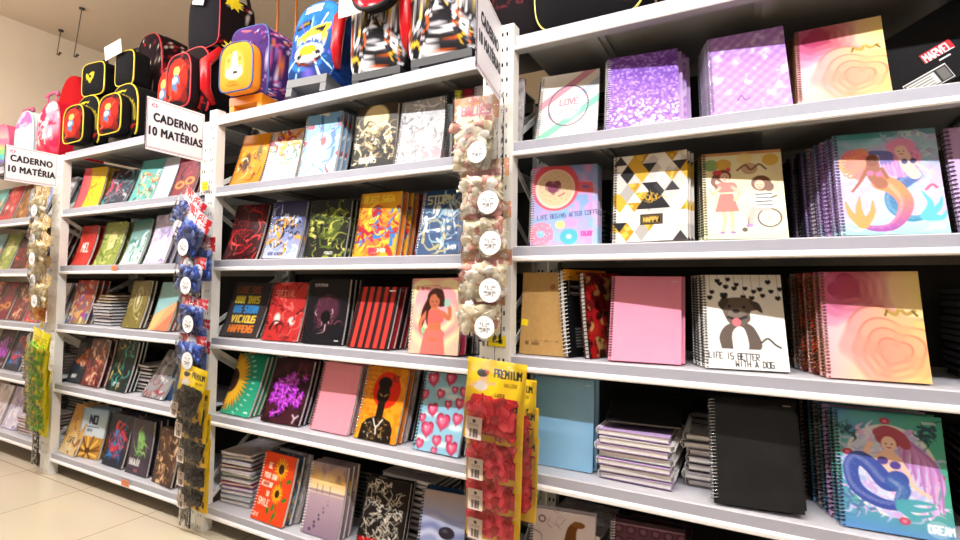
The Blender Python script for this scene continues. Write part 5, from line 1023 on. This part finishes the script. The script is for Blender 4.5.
# ------------------------------------------------------------------ school bags on top of the shelves
def rr_outline(w, h, n, pt=3.2, pb=6.):
    out = []
    for k in range(n):
        a = 2 * PI * k / n; c, s = math.cos(a), math.sin(a); p = pt if s > 0 else pb
        out.append((w / 2 * math.copysign(abs(c) ** (2 / p), c), h / 2 * math.copysign(abs(s) ** (2 / p), s)))
    return out
def soft_box(w, d, h, art, side, nk=88, nr=22, bulge=.02, pt=3.2, pb=6., dots=None, m=None, asp=None):
    """soft bag body: painted bulging front, rounded edge, sides, back. origin bottom centre, front at -y"""
    m = m or FABART; A = art(56) if callable(art) else art; g = A.cols(); ny, nx = g.shape[:2]; o = rr_outline(w, h, nk, pt, pb); b = MB(); vs = []; cs = []; e = min(w, h) * .09; r = random.Random(7)
    sd = lin(hx(side)); dc = [lin(hx(c)) for c in (dots or [side])]
    for k in range(nr):
        s = k / (nr - 1) * .97 + .0001; y = -d / 2 - bulge * (1 - s ** 3)
        for x, z in o:
            vs.append((x * s, y, h / 2 + z * s)); cs.append(tuple(lerp_art(g, .5 + x * s / w, .5 + z * s / h)))
    prof = [(.99, -d / 2 + e * .12), (1., -d / 2 + e * .5)] + [(1.0 + .015 * math.sin(PI * q), -d / 2 + e * .5 + (d - e) * q) for q in (.1, .2, .3, .4, .5, .6, .7, .8, .9, 1.)] + [(.97, d / 2), (.6, d / 2 + .004), (.0001, d / 2 + .005)]
    for s, y in prof:
        for x, z in o:
            vs.append((x * s, y, h / 2 + z * s)); cs.append(dc[r.randrange(len(dc))] if r.random() < .3 and dots else sd)
    R = nr + len(prof); fs = [(i * nk + k, i * nk + (k + 1) % nk, (i + 1) * nk + (k + 1) % nk, (i + 1) * nk + k) for i in range(R - 1) for k in range(nk)]
    b.add(vs, fs, m, cs); return b
def ring_tube(w, h, y, r, m, pt=3.2, pb=6., z0=0., x0=0., n=48):
    b = MB(); b.tube([(x + x0, y, z0 + h / 2 + z) for x, z in rr_outline(w, h, n, pt, pb)], r, m, 6, closed=True); return b
DKPL = mat('dark_base_plastic', '26272a', .5)
GREYPL = mat('grey_plastic', '5c5e62', .4); ORPL = mat('orange_plastic', 'f08c20', .35); PINKPL = mat('pink_plastic', 'd86c94', .35); YPIP = mat('yellow_piping', 'e0c428', .4); RPIP = mat('red_piping', 'c02030', .4); BPIP = mat('blue_piping', '204a8c', .4); BRWN = mat('orange_handle_tube', '9c5416', .35, .3); PAPER = mat('paper_tag', 'e8e6e2', .6); YTAG = mat('yellow_tag', 'e8d018', .5)
FABBLK = mat('black_fabric', '121114', .75, noise=.2, nscale=60); REDPL = mat('shiny_red_strap', 'c4101c', .3)
def school_bag(px, Y, key, w, d, h, art, side, label, yaw=0., lean=0., name='trolley_backpack', dots=None, base=GREYPL, pocket=None, piping=None, handle=None, hcol=None, straps=None, lift=.055, paper=None, bulge=.03, pt=3.2, pb=6., grip=False, roll=0.):
    X = atY(px, 100, Y)[0]; z = HZ[key]
    M = Matrix.Translation((X, Y + d / 2, z + .001)) @ Matrix.Rotation(yaw, 4, 'Z') @ Matrix.Rotation(-lean, 4, 'X') @ Matrix.Rotation(roll, 4, 'Y')
    r = empty(name, label=label, cat='school bag', M=M)
    o = soft_box(w, d, h - lift, art, side, bulge=bulge, dots=dots, pt=pt, pb=pb).build('body', r, True, loc=(0, 0, lift))
    if piping: ring_tube(w * .985, (h - lift) * .985, -d / 2 + .004, .005, piping, pt, pb, lift + .004).build('piping', r, True)
    if pocket:
        pw, ph, pa, pc, pz = pocket
        soft_box(pw, .05, ph, pa, pc, bulge=.014, nk=64, nr=16).build('front_pocket', r, True, loc=(0, -d / 2 - bulge - .012, pz))
        fp = r.children[-1] if False else [c for c in r.children if c.name.startswith('front_pocket')][-1]
        if piping or True: ring_tube(pw, ph, -.026, .0035, piping or side_pip(pc), 3.2, 6., 0.).build('pocket_piping', fp, True)
    if base:
        b = MB(); b.box((-w * .42, -d / 2 - .012, 0), (-w * .30, d / 2, lift + .012), base); b.box((w * .30, -d / 2 - .012, 0), (w * .42, d / 2, lift + .012), base); b.box((-w * .42, -d / 2 - .014, lift * .62), (w * .42, d / 2, lift + .014), base); b.build('base_frame', r)
        for sx in (-1, 1):
            b = MB(); pts = []
            vs = []; n = 14
            for x in (-.011, .011):
                for k in range(n): vs.append((sx * w * .44 + x, d / 2 + .01 + .026 * math.cos(2 * PI * k / n), .027 + .026 * math.sin(2 * PI * k / n)))
            b.add(vs, [(k, (k + 1) % n, n + (k + 1) % n, n + k) for k in range(n)] + [tuple(range(n))[::-1], tuple(range(n, 2 * n))], BLACKP); b.build('wheel', r, True)
    if handle:
        b = MB()
        for sx in (-1, 1): b.tube([(sx * handle[0] / 2, d / 2 + .018, .06), (sx * handle[0] / 2, d / 2 + .018, handle[1])], .006, hcol or GREYPL, 8)
        ht = b.build('handle_tubes', r, True)
        if len(handle) < 3:
            b = MB(); b.tube([(-handle[0] / 2 - .012, d / 2 + .018, handle[1] - .012), (-handle[0] / 2 - .006, d / 2 + .018, handle[1] + .012), (0, d / 2 + .018, handle[1] + .018), (handle[0] / 2 + .006, d / 2 + .018, handle[1] + .012), (handle[0] / 2 + .012, d / 2 + .018, handle[1] - .012)], .012, hcol if hcol is PINKPL else BLACKP, 8); b.build('handle_grip', ht, True)
    if straps:
        for sx, m in straps:
            b = MB(); b.tube([(sx * w * .5, -d * .3, h * .95), (sx * w * .56, -d * .62, h * .7), (sx * w * .56, -d * .6, h * .4), (sx * w * .5, -d * .4, lift + .05)], [.018, .026, .024, .014], m, 10); b.build('strap', r, True)
    if paper:
        x, z, pw, ph, rt = paper; b = MB(); M2 = Matrix.Translation((x, -d / 2 - bulge - .05, z)) @ Matrix.Rotation(rt, 4, 'Y'); b.box((0, 0, 0), (pw, .0015, ph), PAPER, M=M2); b.build('paper_tag', r)
    return r
def side_pip(c): return mat('trim_' + c, c, .5)
def a_hero(bg, c, blobs=()):
    def f(n):
        A = Art(n, 1.3, bg, 5)
        A.ell(.5, .62, .42, .5, c[0]); A.mott(c[1], 4, .6, .8, w=.1)
        fx(A, 16, c, 4, .05, (.2, .3, .8, 1.1), .25); A.ell(.52, .45, .13, .12, 'e8c468', a=.9); A.ell(.5, .72, .16, .2, '3c7ca8', a=.9); A.ell(.46, .66, .12, .08, 'e8e0dc', a=.8); A.cur([(.6, .8), (.7, .95), (.6, 1.1)], .05, c[0]); return A
    return f
def a_flap(n):
    A = Art(n, 1.3, '101012', 5); A.poly([(.35, .45), (.45, .55), (.6, .42), (.7, .48), (.62, .7), (.5, .85), (.4, .68), (.3, .6)], 'd8c028'); A.poly([(.44, .56), (.58, .54), (.52, .7)], '101012'); return A
def a_dotted(bg, cols):
    def f(n):
        A = Art(n, 1.3, bg, 6); r = np.random.RandomState(3)
        for i in range(110): A.ell(r.rand(), r.rand() * 1.3, .018 + .012 * r.rand(), .014, cols[i % len(cols)], rot=r.rand() * 3)
        return A
    return f
def a_orange(n):
    A = Art(n, 1.3, 'f0922c', 7); A.ell(.5, .66, .3, .4, 'f4a450'); A.poly([(.48, .3), (.56, .3), (.66, .8), (.38, .8)], 'f6f2ec'); A.ell(.5, .86, .26, .14, 'f6f2ec'); A.ell(.54, .84, .08, .05, '3c2a24'); A.ell(.34, .5, .03, .05, 'd87020'); A.ell(.68, .5, .03, .05, 'd87020'); A.cur([(.4, .3), (.44, .2)], .01, 'c05c18'); A.text('LUCKY', .3, 1.08, .08, 'c85c20', w=.01); return A
def a_race(n):
    A = Art(n * 2, 1.45, '1c58b8', 8, 2); A.grad('2c78d0', '16346c', 90, 0, 1.4); A.mott('3c94e4', 5, .6, .6)
    A.text('TURBO', .25, .12, .12, 'e4e0e8', w=.02, rot=-.08, sp=1.2); A.ell(.32, .48, .2, .06, '141824', rot=-.2); A.ell(.32, .47, .14, .03, '8c7434', rot=-.2)
    for k in range(15): A.cur([(.55, .9), (.55 + .7 * math.cos(k * .42), .9 + .6 * math.sin(k * .42))], .006, ['e8f0ff', '6c5cc8', 'a0c8f4'][k % 3], w1=.014)
    A.poly([(.2, .72), (.55, .56), (.9, .5), (.82, .66), (.86, .8), (.6, .74), (.3, .82)], 'e8c83c'); A.poly([(.55, .6), (.8, .55), (.74, .68)], '20242c'); A.cur([(.3, .76), (.7, .72)], .02, 'f4f0f0')
    A.ell(.5, 1.0, .3, .16, 'e8e4e8'); A.ell(.48, .96, .18, .09, 'd8a428'); A.cur([(.26, 1.14), (.48, 1.2), (.74, 1.12)], .035, '281c24'); A.cur([(.3, 1.16), (.48, 1.21), (.68, 1.15)], .012, 'd04434'); A.ell(.32, 1.05, .05, .04, '20242c'); A.ell(.7, 1.02, .05, .04, '20242c'); return A
def a_splash(n):
    A = Art(n * 2, 1.3, '1c1a1e', 9, 2); fx(A, 330, ['e4e2e6', 'b0b0b8', '141216', 'f0eef0', '2c2a30', 'e0b428', 'c8581c', '8c8c94', '141216', 'f4f4f6', 'd8d8dc', '242226'], 5, .022, (0, 0, 1, 1.3), .16); return A
def a_pinkred(n):
    A = Art(n, 1.3, 'd8284c', 10); A.mott('f4a8b8', 4, .55, .8, w=.06); A.mott('fce4e8', 6, .64, .9, w=.04); A.grad('d8284c', 'c01830', 90, .9, 1.3, mask=(A.Y > .95) * .8); fx(A, 12, ['e8505c', 'f8c8b8'], 3, .03, (.2, .5, .8, 1.2), .3); return A
def a_unic(n):
    A = Art(n, 1.3, 'e8d4e4', 11); A.ell(.5, .2, .5, .34, 'd86ca8'); A.mott('f4c4e0', 6, .55, .8, mask=(A.Y < .5) * 1.); A.grad('c8ecec', 'e4dcf0', 0, 0, 1, mask=(A.Y > .5) * 1.); A.mott('90d8cc', 4, .55, .6, mask=(A.Y > .5) * 1.); A.cur([(0, .5), (1, .5)], .02, 'f4f0f4'); return A
def a_rain(n):
    A = Art(n, 1.3, 'e0687c', 12); A.grad('e86888', 'e8b0a8', 90, 0, .5)
    for k, c in enumerate(('e87c98', 'f0c860', '98d080', '6cc4c0', 'a08cd0')): A.rect(0, .5 + .16 * k, 1, .66 + .16 * k, c)
    return A
def a_blackgrid(n):
    A = Art(n, 1.3, '120c10', 13)
    for x, y in ((.3, .4), (.6, .4), (.45, .65), (.75, .65)):
        p = [(x + .14 * math.cos(k * 1.047), y + .14 * math.sin(k * 1.047)) for k in range(7)]; A.cur(p, .012, '5c2028', smooth=False)
    A.ell(.5, .5, .25, .1, '6c4834', a=.5); return A
def a_yellowline(n):
    A = Art(n * 2, .55, '0e0e10', 14); A.cur([(.55, 0), (.55, .3)], .008, 'd8c850'); A.cur([(.1, .05), (.2, .0), (.24, .2), (.34, .05), (.42, .16)], .02, 'd8d8dc'); return A
plain = lambda c: (lambda n: Art(n, 1.3, c, 2))
# far left group
school_bag(3, .10, 'A0', .25, .13, .36, a_rain, 'd85c80', 'pink and rainbow striped round school bag at the left picture edge', handle=(.13, .50), hcol=PINKPL, piping=PINKPL, bulge=.03, pt=2.2)
school_bag(26, .10, 'A0', .26, .13, .40, a_unic, 'c8e4e4', 'pink and pale mint round trolley bag with a raised pink handle', handle=(.13, .56), hcol=PINKPL, piping=mat('mint_piping', 'c0e0e4', .4), bulge=.03, pt=2.2)
school_bag(52, .07, 'A0', .33, .2, .39, a_pinkred, 'b81028', 'shiny red and pink school bag wrapped in clear plastic', yaw=-.1, base=None, lift=0.01, piping=RPIP, bulge=.05, pt=2.3)
school_bag(70, .27, 'A1', .24, .16, .68, plain('b0141c'), 'b0141c', 'tall plain red school bag behind the pink wrapped one', yaw=.2, base=None, lift=.01, bulge=.05, pt=2.3)
H = a_hero('141014', ['c02818', '8c1814', 'd85030'])
def HD(n):
    A = Art(n, 1.3, '101012', 5); A.rect(.3, .2, .7, .235, 'd8c028'); A.cur([(.05, .9), (.1, .5), (.5, .3), (.9, .5), (.95, .9)], .012, 'c8b428'); fx(A, 8, ['a02018', 'c83020'], 3, .04, (.1, .9, .9, 1.2), .2); return A
def HR(n):
    A = Art(n, 1.3, '18080c', 5); fx(A, 18, ['a01818', '5c1014', 'c02c1c'], 6, .03, (.1, .3, .9, 1.2), .3); return A
for i, (px, Y, lab, h, dots) in enumerate(((88, .05, 'black and yellow piped backpack with red picture, leftmost of the group', .335, None), (124, .05, 'black and yellow piped backpack with paper tag, second of the group', .335, None))):
    school_bag(px, Y, 'A1', .27, .14, h, HD, '101012', lab, name='trolley_backpack', base=BLACKP, pocket=(.225, .215, H, '141014', .04), piping=YPIP, pt=2.6, lift=.03)
    r = empty('lunch_bag', label=('black lunch bag with a yellow star shaped print' if i == 0 else 'plain black lunch bag with yellow piping beside the paper tag'), cat='lunch bag', M=Matrix.Translation((atY(px + (5, 0)[i], 100, Y + .02)[0], Y + .06, HZ['A1'] + h + .004)) @ Matrix.Rotation(.1, 4, 'Z'))
    soft_box(.21 - .05 * i, .09, .2, a_flap if i == 0 else plain('101012'), '101012', bulge=.02, nk=40, pt=5).build('body', r, True); ring_tube(.205 - .05 * i, .195, -.045, .004, YPIP, 5, 6, .002).build('piping', r, True)
    b = MB(); b.tube([(-.05, 0, .19), (-.04, 0, .225), (.04, 0, .225), (.05, 0, .19)], .008, FABBLK, 8); b.build('carry_handle', r, True)
    if i: b = MB(); b.box((-.09, -.075, .17), (.05, -.072, .25), PAPER, M=Matrix.Rotation(-.2, 4, 'Y')); b.build('paper_tag', r)
school_bag(147, .24, 'A1', .28, .20, .74, a_dotted('1c0c12', ['b01c28', '2c1418', 'c8c0b0']), '180a10', 'dark red dotted trolley backpack with yellow tags behind the sign', dots=['c8b8b0', '8c1420', '180a10'], base=BLACKP, piping=RPIP, handle=(.16, .70), pt=3)
school_bag(168, .06, 'A1', .17, .1, .36, H, '1c0c12', 'red and black backpack with dotted sides directly above the sign', base=BLACKP, dots=['c8b8b0', 'a01c28', '180a10'], piping=RPIP, pt=2.6)
school_bag(192, .04, 'A1', .27, .26, .40, HR, '0e0c0e', 'large black trolley backpack with red swirl picture beside the post', yaw=-.02, base=BLACKP, pocket=(.2, .26, H, '1c1014', .08), piping=RPIP, straps=[(1, REDPL)], pt=3)
r = empty('lunch_bag', label='tall black dotted lunch bag stacked on the large black backpack', cat='lunch bag', M=Matrix.Translation((atY(192, 100, .04)[0] + .01, .18, HZ['A1'] + .41)))
soft_box(.25, .2, .30, plain('15131a'), '140a0e', bulge=.02, nk=48, dots=['c8b8b0', '8c1420', '140a0e'], pt=4).build('body', r, True); ring_tube(.24, .29, -.098, .004, RPIP, 4, 6, .004).build('piping', r, True)
b = MB(); b.tube([(.09, -.06, .28), (.1, -.05, .34), (.1, .06, .35), (.09, .09, .28)], .01, FABBLK, 8); b.build('carry_handle', r, True)
b = MB(); b.box((-.11, -.135, .2), (-.02, -.132, .30), PAPER, M=Matrix.Rotation(.3, 4, 'Y')); b.build('paper_tag', r)
def starmesh(name, M, parent, s):
    b = MB(); vs = [(0, -.004, 0)] + [(s * (1 if k % 2 else .6) * math.cos(k * PI / 9), 0, s * .7 * (1 if k % 2 else .6) * math.sin(k * PI / 9)) for k in range(18)]
    vs = [tuple(M @ Vector(v)) for v in vs]; b.add(vs, [(0, k + 1, (k + 1) % 18 + 1) for k in range(18)], YTAG); o = b.build(name, parent); s_ = o.modifiers.new('t', 'SOLIDIFY'); s_.thickness = .002
starmesh('yellow_tag', Matrix.Translation((.128, -.03, .24)) @ Matrix.Rotation(PI / 2, 4, 'Z'), r, .06)
starmesh('yellow_tag', Matrix.Translation((.128, -.03, .0)) @ Matrix.Rotation(PI / 2, 4, 'Z'), r, .06)
# bay with the purple and the blue bag
DOT = a_dotted('4a2c6c', ['e8d8f0', 'e87c4c', 'd85c98', 'c8a8e0', '342050', '342050'])
school_bag(246.5, .04, 'A2', .235, .20, .40, DOT, '46286a', 'purple patterned trolley backpack with orange face pocket', yaw=.08, base=ORPL, pocket=(.20, .22, a_orange, 'f0922c', .075), dots=['e8d8f0', 'e87c4c', '9c7cc0', '342050', 'd85c98'], piping=BPIP, handle=(.12, .95, 1), hcol=BRWN, pt=5, lift=.06)
school_bag(305, .03, 'A2', .25, .19, .44, a_race, '173c80', 'blue trolley backpack with a yellow race car picture', yaw=.08, lean=.16, base=GREYPL, piping=BPIP, dots=['1c4ca0', '102c64'], straps=[(1, REDPL)], pt=2.8, lift=.06)
school_bag(340, .34, 'A2', .22, .08, .62, a_splash, '241430', 'dark purple printed bag top showing above the blue race car bag', base=None, lift=.01)
school_bag(376, .05, 'A2', .27, .2, .50, a_splash, '100e10', 'black bag covered in white and orange splashes with a white card', yaw=.05, base=DKPL, piping=None, straps=[(.9, REDPL)], pt=3, lift=.04, paper=(-.13, .25, .11, .12, 0), pb=8)
r = empty('lunch_bag', label='small red and black lunch bag hanging in front of the splashed bags', cat='lunch bag', M=Matrix.Translation((atY(380, 100, -.01)[0], -.04, HZ['A2'] + .235)))
soft_box(.20, .05, .2, mk('c81c2c', ['f0d0d4', 'f4f0f0', '8c1018'], 14, .05, 5, lines=(('F1 RACE', .2, .3, .2, 'f4ecec'),)), '101012', bulge=.014, nk=40, pt=3, pb=2.6).build('body', r, True); ring_tube(.2, .2, -.02, .008, FABBLK, 3, 2.6).build('piping', r, True)
school_bag(441, .05, 'A2', .30, .2, .50, a_splash, '100e10', 'black bag with white and yellow splashes next to the edge-on sign', yaw=.03, base=DKPL, pt=3, lift=.04, pb=8)
school_bag(508, .12, 'A3', .26, .2, .36, a_blackgrid, '140a0c', 'dark school bag with dull red hexagons above the perforated post', base=BLACKP, lift=.03, pt=3)
school_bag(587, .06, 'A3', .36, .16, .40, a_yellowline, '0e0e10', 'black sports bag with pale yellow piping above the right unit', base=None, lift=.01, piping=mat('pale_yellow_piping', 'd8d070', .4), bulge=.04, pt=4, pb=4.5)
school_bag(695, .14, 'A3', .22, .16, .36, plain('0e0e12'), '0e0e12', 'plain black bag on top of the right unit near the picture top', base=None, lift=.01)

# ------------------------------------------------------------------ ceiling hooks
WIREM = mat('hook_wire', '4a4440', .4, .6)
def hook(px, py, qx, qy, Y, label, ringr=.018):
    p = atY(px, py, Y); q = atY(qx, qy, Y); r = empty('ceiling_wire', (p[0], Y, q[2]), label, 'hook')
    H_ = CEIL - q[2] if py < 30 else p[2] - q[2]
    b = MB(); b.tube([(0, 0, H_), (.002, 0, H_ * .5), (q[0] - p[0], 0, 0)], .0028, WIREM, 6); b.build('wire', r, True)
    b = MB(); b.tube([(q[0] - p[0] + .02 + ringr * 1.4 * math.cos(a * .6), ringr * .8 * math.sin(a * .6), -.012 - a * .003) for a in range(11)], .004, WIREM, 6); b.build('coil', r, True)
    if py < 30:
        b = MB(); b.tube([(0, 0, H_ - .012), (0, 0, H_ - .0005)], .016, WIREM, 10); b.build('ceiling_plate', r, True)
    return r
CEIL = 3.15
for px, qx, qy, Yh, lab in ((82, 74, 56, .20, 'long wire with a bent hook hanging from the ceiling'), (61, 57, 54, .05, 'thin wire with a small coil near the left wall')):
    d = ray(px, 8 if px == 82 else 30); t = (CEIL - CAM[2]) / d[2]; P = CAM + d * t
    q = atY(qx, qy, P[1]); r = empty('ceiling_wire', (P[0], P[1], q[2]), lab, 'hook'); hh = CEIL - q[2]; dx = q[0] - P[0]
    b = MB(); b.tube([(0, 0, hh), (dx * .5, 0, hh * .5), (dx, 0, 0)], .003, WIREM, 6); b.build('wire', r, True)
    b = MB(); b.tube([(dx + .035 + .03 * math.cos(a * .6 + 3), .01 * math.sin(a), -.010 * math.sin(a * .6) - .01 * (a > 5)) for a in range(11)], .005, WIREM, 6); b.build('coil', r, True)
    b = MB(); b.tube([(0, 0, hh - .012), (0, 0, hh - .0005)], .018, WIREM, 10); b.build('ceiling_plate', r, True)

# ------------------------------------------------------------------ the room
def brick_floor():
    m = bpy.data.materials.new('polished_tiles'); m.use_nodes = True; nt = m.node_tree; b = nt.nodes['Principled BSDF']
    tc = nt.nodes.new('ShaderNodeTexCoord'); mp = nt.nodes.new('ShaderNodeMapping'); mp.inputs['Location'].default_value = (2.48, .03, 0)
    br = nt.nodes.new('ShaderNodeTexBrick'); br.offset = 0; br.inputs['Scale'].default_value = 1; br.inputs['Mortar Size'].default_value = .003; br.inputs['Mortar Smooth'].default_value = .3
    br.inputs['Brick Width'].default_value = .6; br.inputs['Row Height'].default_value = .6
    for k, c in (('Color1', 'd9cbb4'), ('Color2', 'd5c6ae'), ('Mortar', 'a08c74')): br.inputs[k].default_value = (*lin(hx(c)), 1)
    n = nt.nodes.new('ShaderNodeTexNoise'); n.inputs['Scale'].default_value = 3; n.inputs['Detail'].default_value = 5
    mx = nt.nodes.new('ShaderNodeMix'); mx.data_type = 'RGBA'; mx.blend_type = 'MULTIPLY'; mx.inputs[0].default_value = .15
    nt.links.new(tc.outputs['Object'], mp.inputs[0]); nt.links.new(mp.outputs[0], br.inputs[0]); nt.links.new(tc.outputs['Object'], n.inputs[0])
    nt.links.new(br.outputs[0], mx.inputs[6]); nt.links.new(n.outputs[1], mx.inputs[7]); nt.links.new(mx.outputs[2], b.inputs['Base Color'])
    b.inputs['Roughness'].default_value = .22; return m
WALLM = mat('wall_paint', 'e2d4be', .8, noise=.03, nscale=4); CEILM = mat('ceiling_paint', 'decfba', .85, noise=.03, nscale=3)
RX0, RX1, RY0, RY1 = -4.4, 4.6, -6., 5.5
def plane(name, co, m, loc=(0, 0, 0)):
    b = MB(); b.add(co, [(0, 1, 2, 3)], m); return b.build(name, kind='structure')
plane('floor', [(RX0, RY0, 0), (RX1, RY0, 0), (RX1, RY1, 0), (RX0, RY1, 0)], brick_floor())
plane('ceiling', [(RX0, RY0, CEIL), (RX0, RY1, CEIL), (RX1, RY1, CEIL), (RX1, RY0, CEIL)], CEILM)
plane('wall_left', [(RX0, RY0, 0), (RX0, RY1, 0), (RX0, RY1, CEIL), (RX0, RY0, CEIL)], WALLM)
plane('wall_right', [(RX1, RY0, 0), (RX1, RY0, CEIL), (RX1, RY1, CEIL), (RX1, RY1, 0)], WALLM)
plane('wall_back', [(RX0, RY1, 0), (RX1, RY1, 0), (RX1, RY1, CEIL), (RX0, RY1, CEIL)], WALLM)
plane('wall_front', [(RX0, RY0, 0), (RX0, RY0, CEIL), (RX1, RY0, CEIL), (RX1, RY0, 0)], WALLM)

# ------------------------------------------------------------------ light
def area(name, loc, rot, sx, sy, power, col=(1, .97, .93)):
    l = bpy.data.lights.new(name, 'AREA'); l.shape = 'RECTANGLE'; l.size = sx; l.size_y = sy; l.energy = power; l.color = col
    o = bpy.data.objects.new(name, l); COL.objects.link(o); o.location = loc; o.rotation_euler = rot; return o
TUBE = mat('lamp_housing', 'e8e8e8', .4)
for i, x in enumerate((-3.3, -2.0, -.7, .6, 1.9)):
    area('tube_lamp', (x, -1.15, 2.75), (math.radians(28), 0, 0), 1.2, .04, 42, (.98, .98, 1))
    area('tube_lamp_glow', (x, -1.0, 2.80), (math.radians(180), 0, 0), 1.2, .1, 40, (1, .95, .9))
area('far_aisle_lamps', (-.5, -4.2, 2.9), (math.radians(35), 0, 0), 7., .5, 34, (1, .98, .96))
area('back_ceiling_fill', (-.5, 3.0, 3.0), (0, 0, 0), 7., .5, 90, (1, .93, .85))  # added fill behind the shelves to brighten the ceiling, no known fixture
w = bpy.data.worlds.new('world'); SC.world = w; w.use_nodes = True; w.node_tree.nodes['Background'].inputs[0].default_value = (1, .97, .93, 1); w.node_tree.nodes['Background'].inputs[1].default_value = .0
SC.view_settings.view_transform = 'Standard'; SC.view_settings.look = 'None'; SC.view_settings.gamma = 1; SC.view_settings.exposure = -.68; SC.view_settings.use_curve_mapping = False
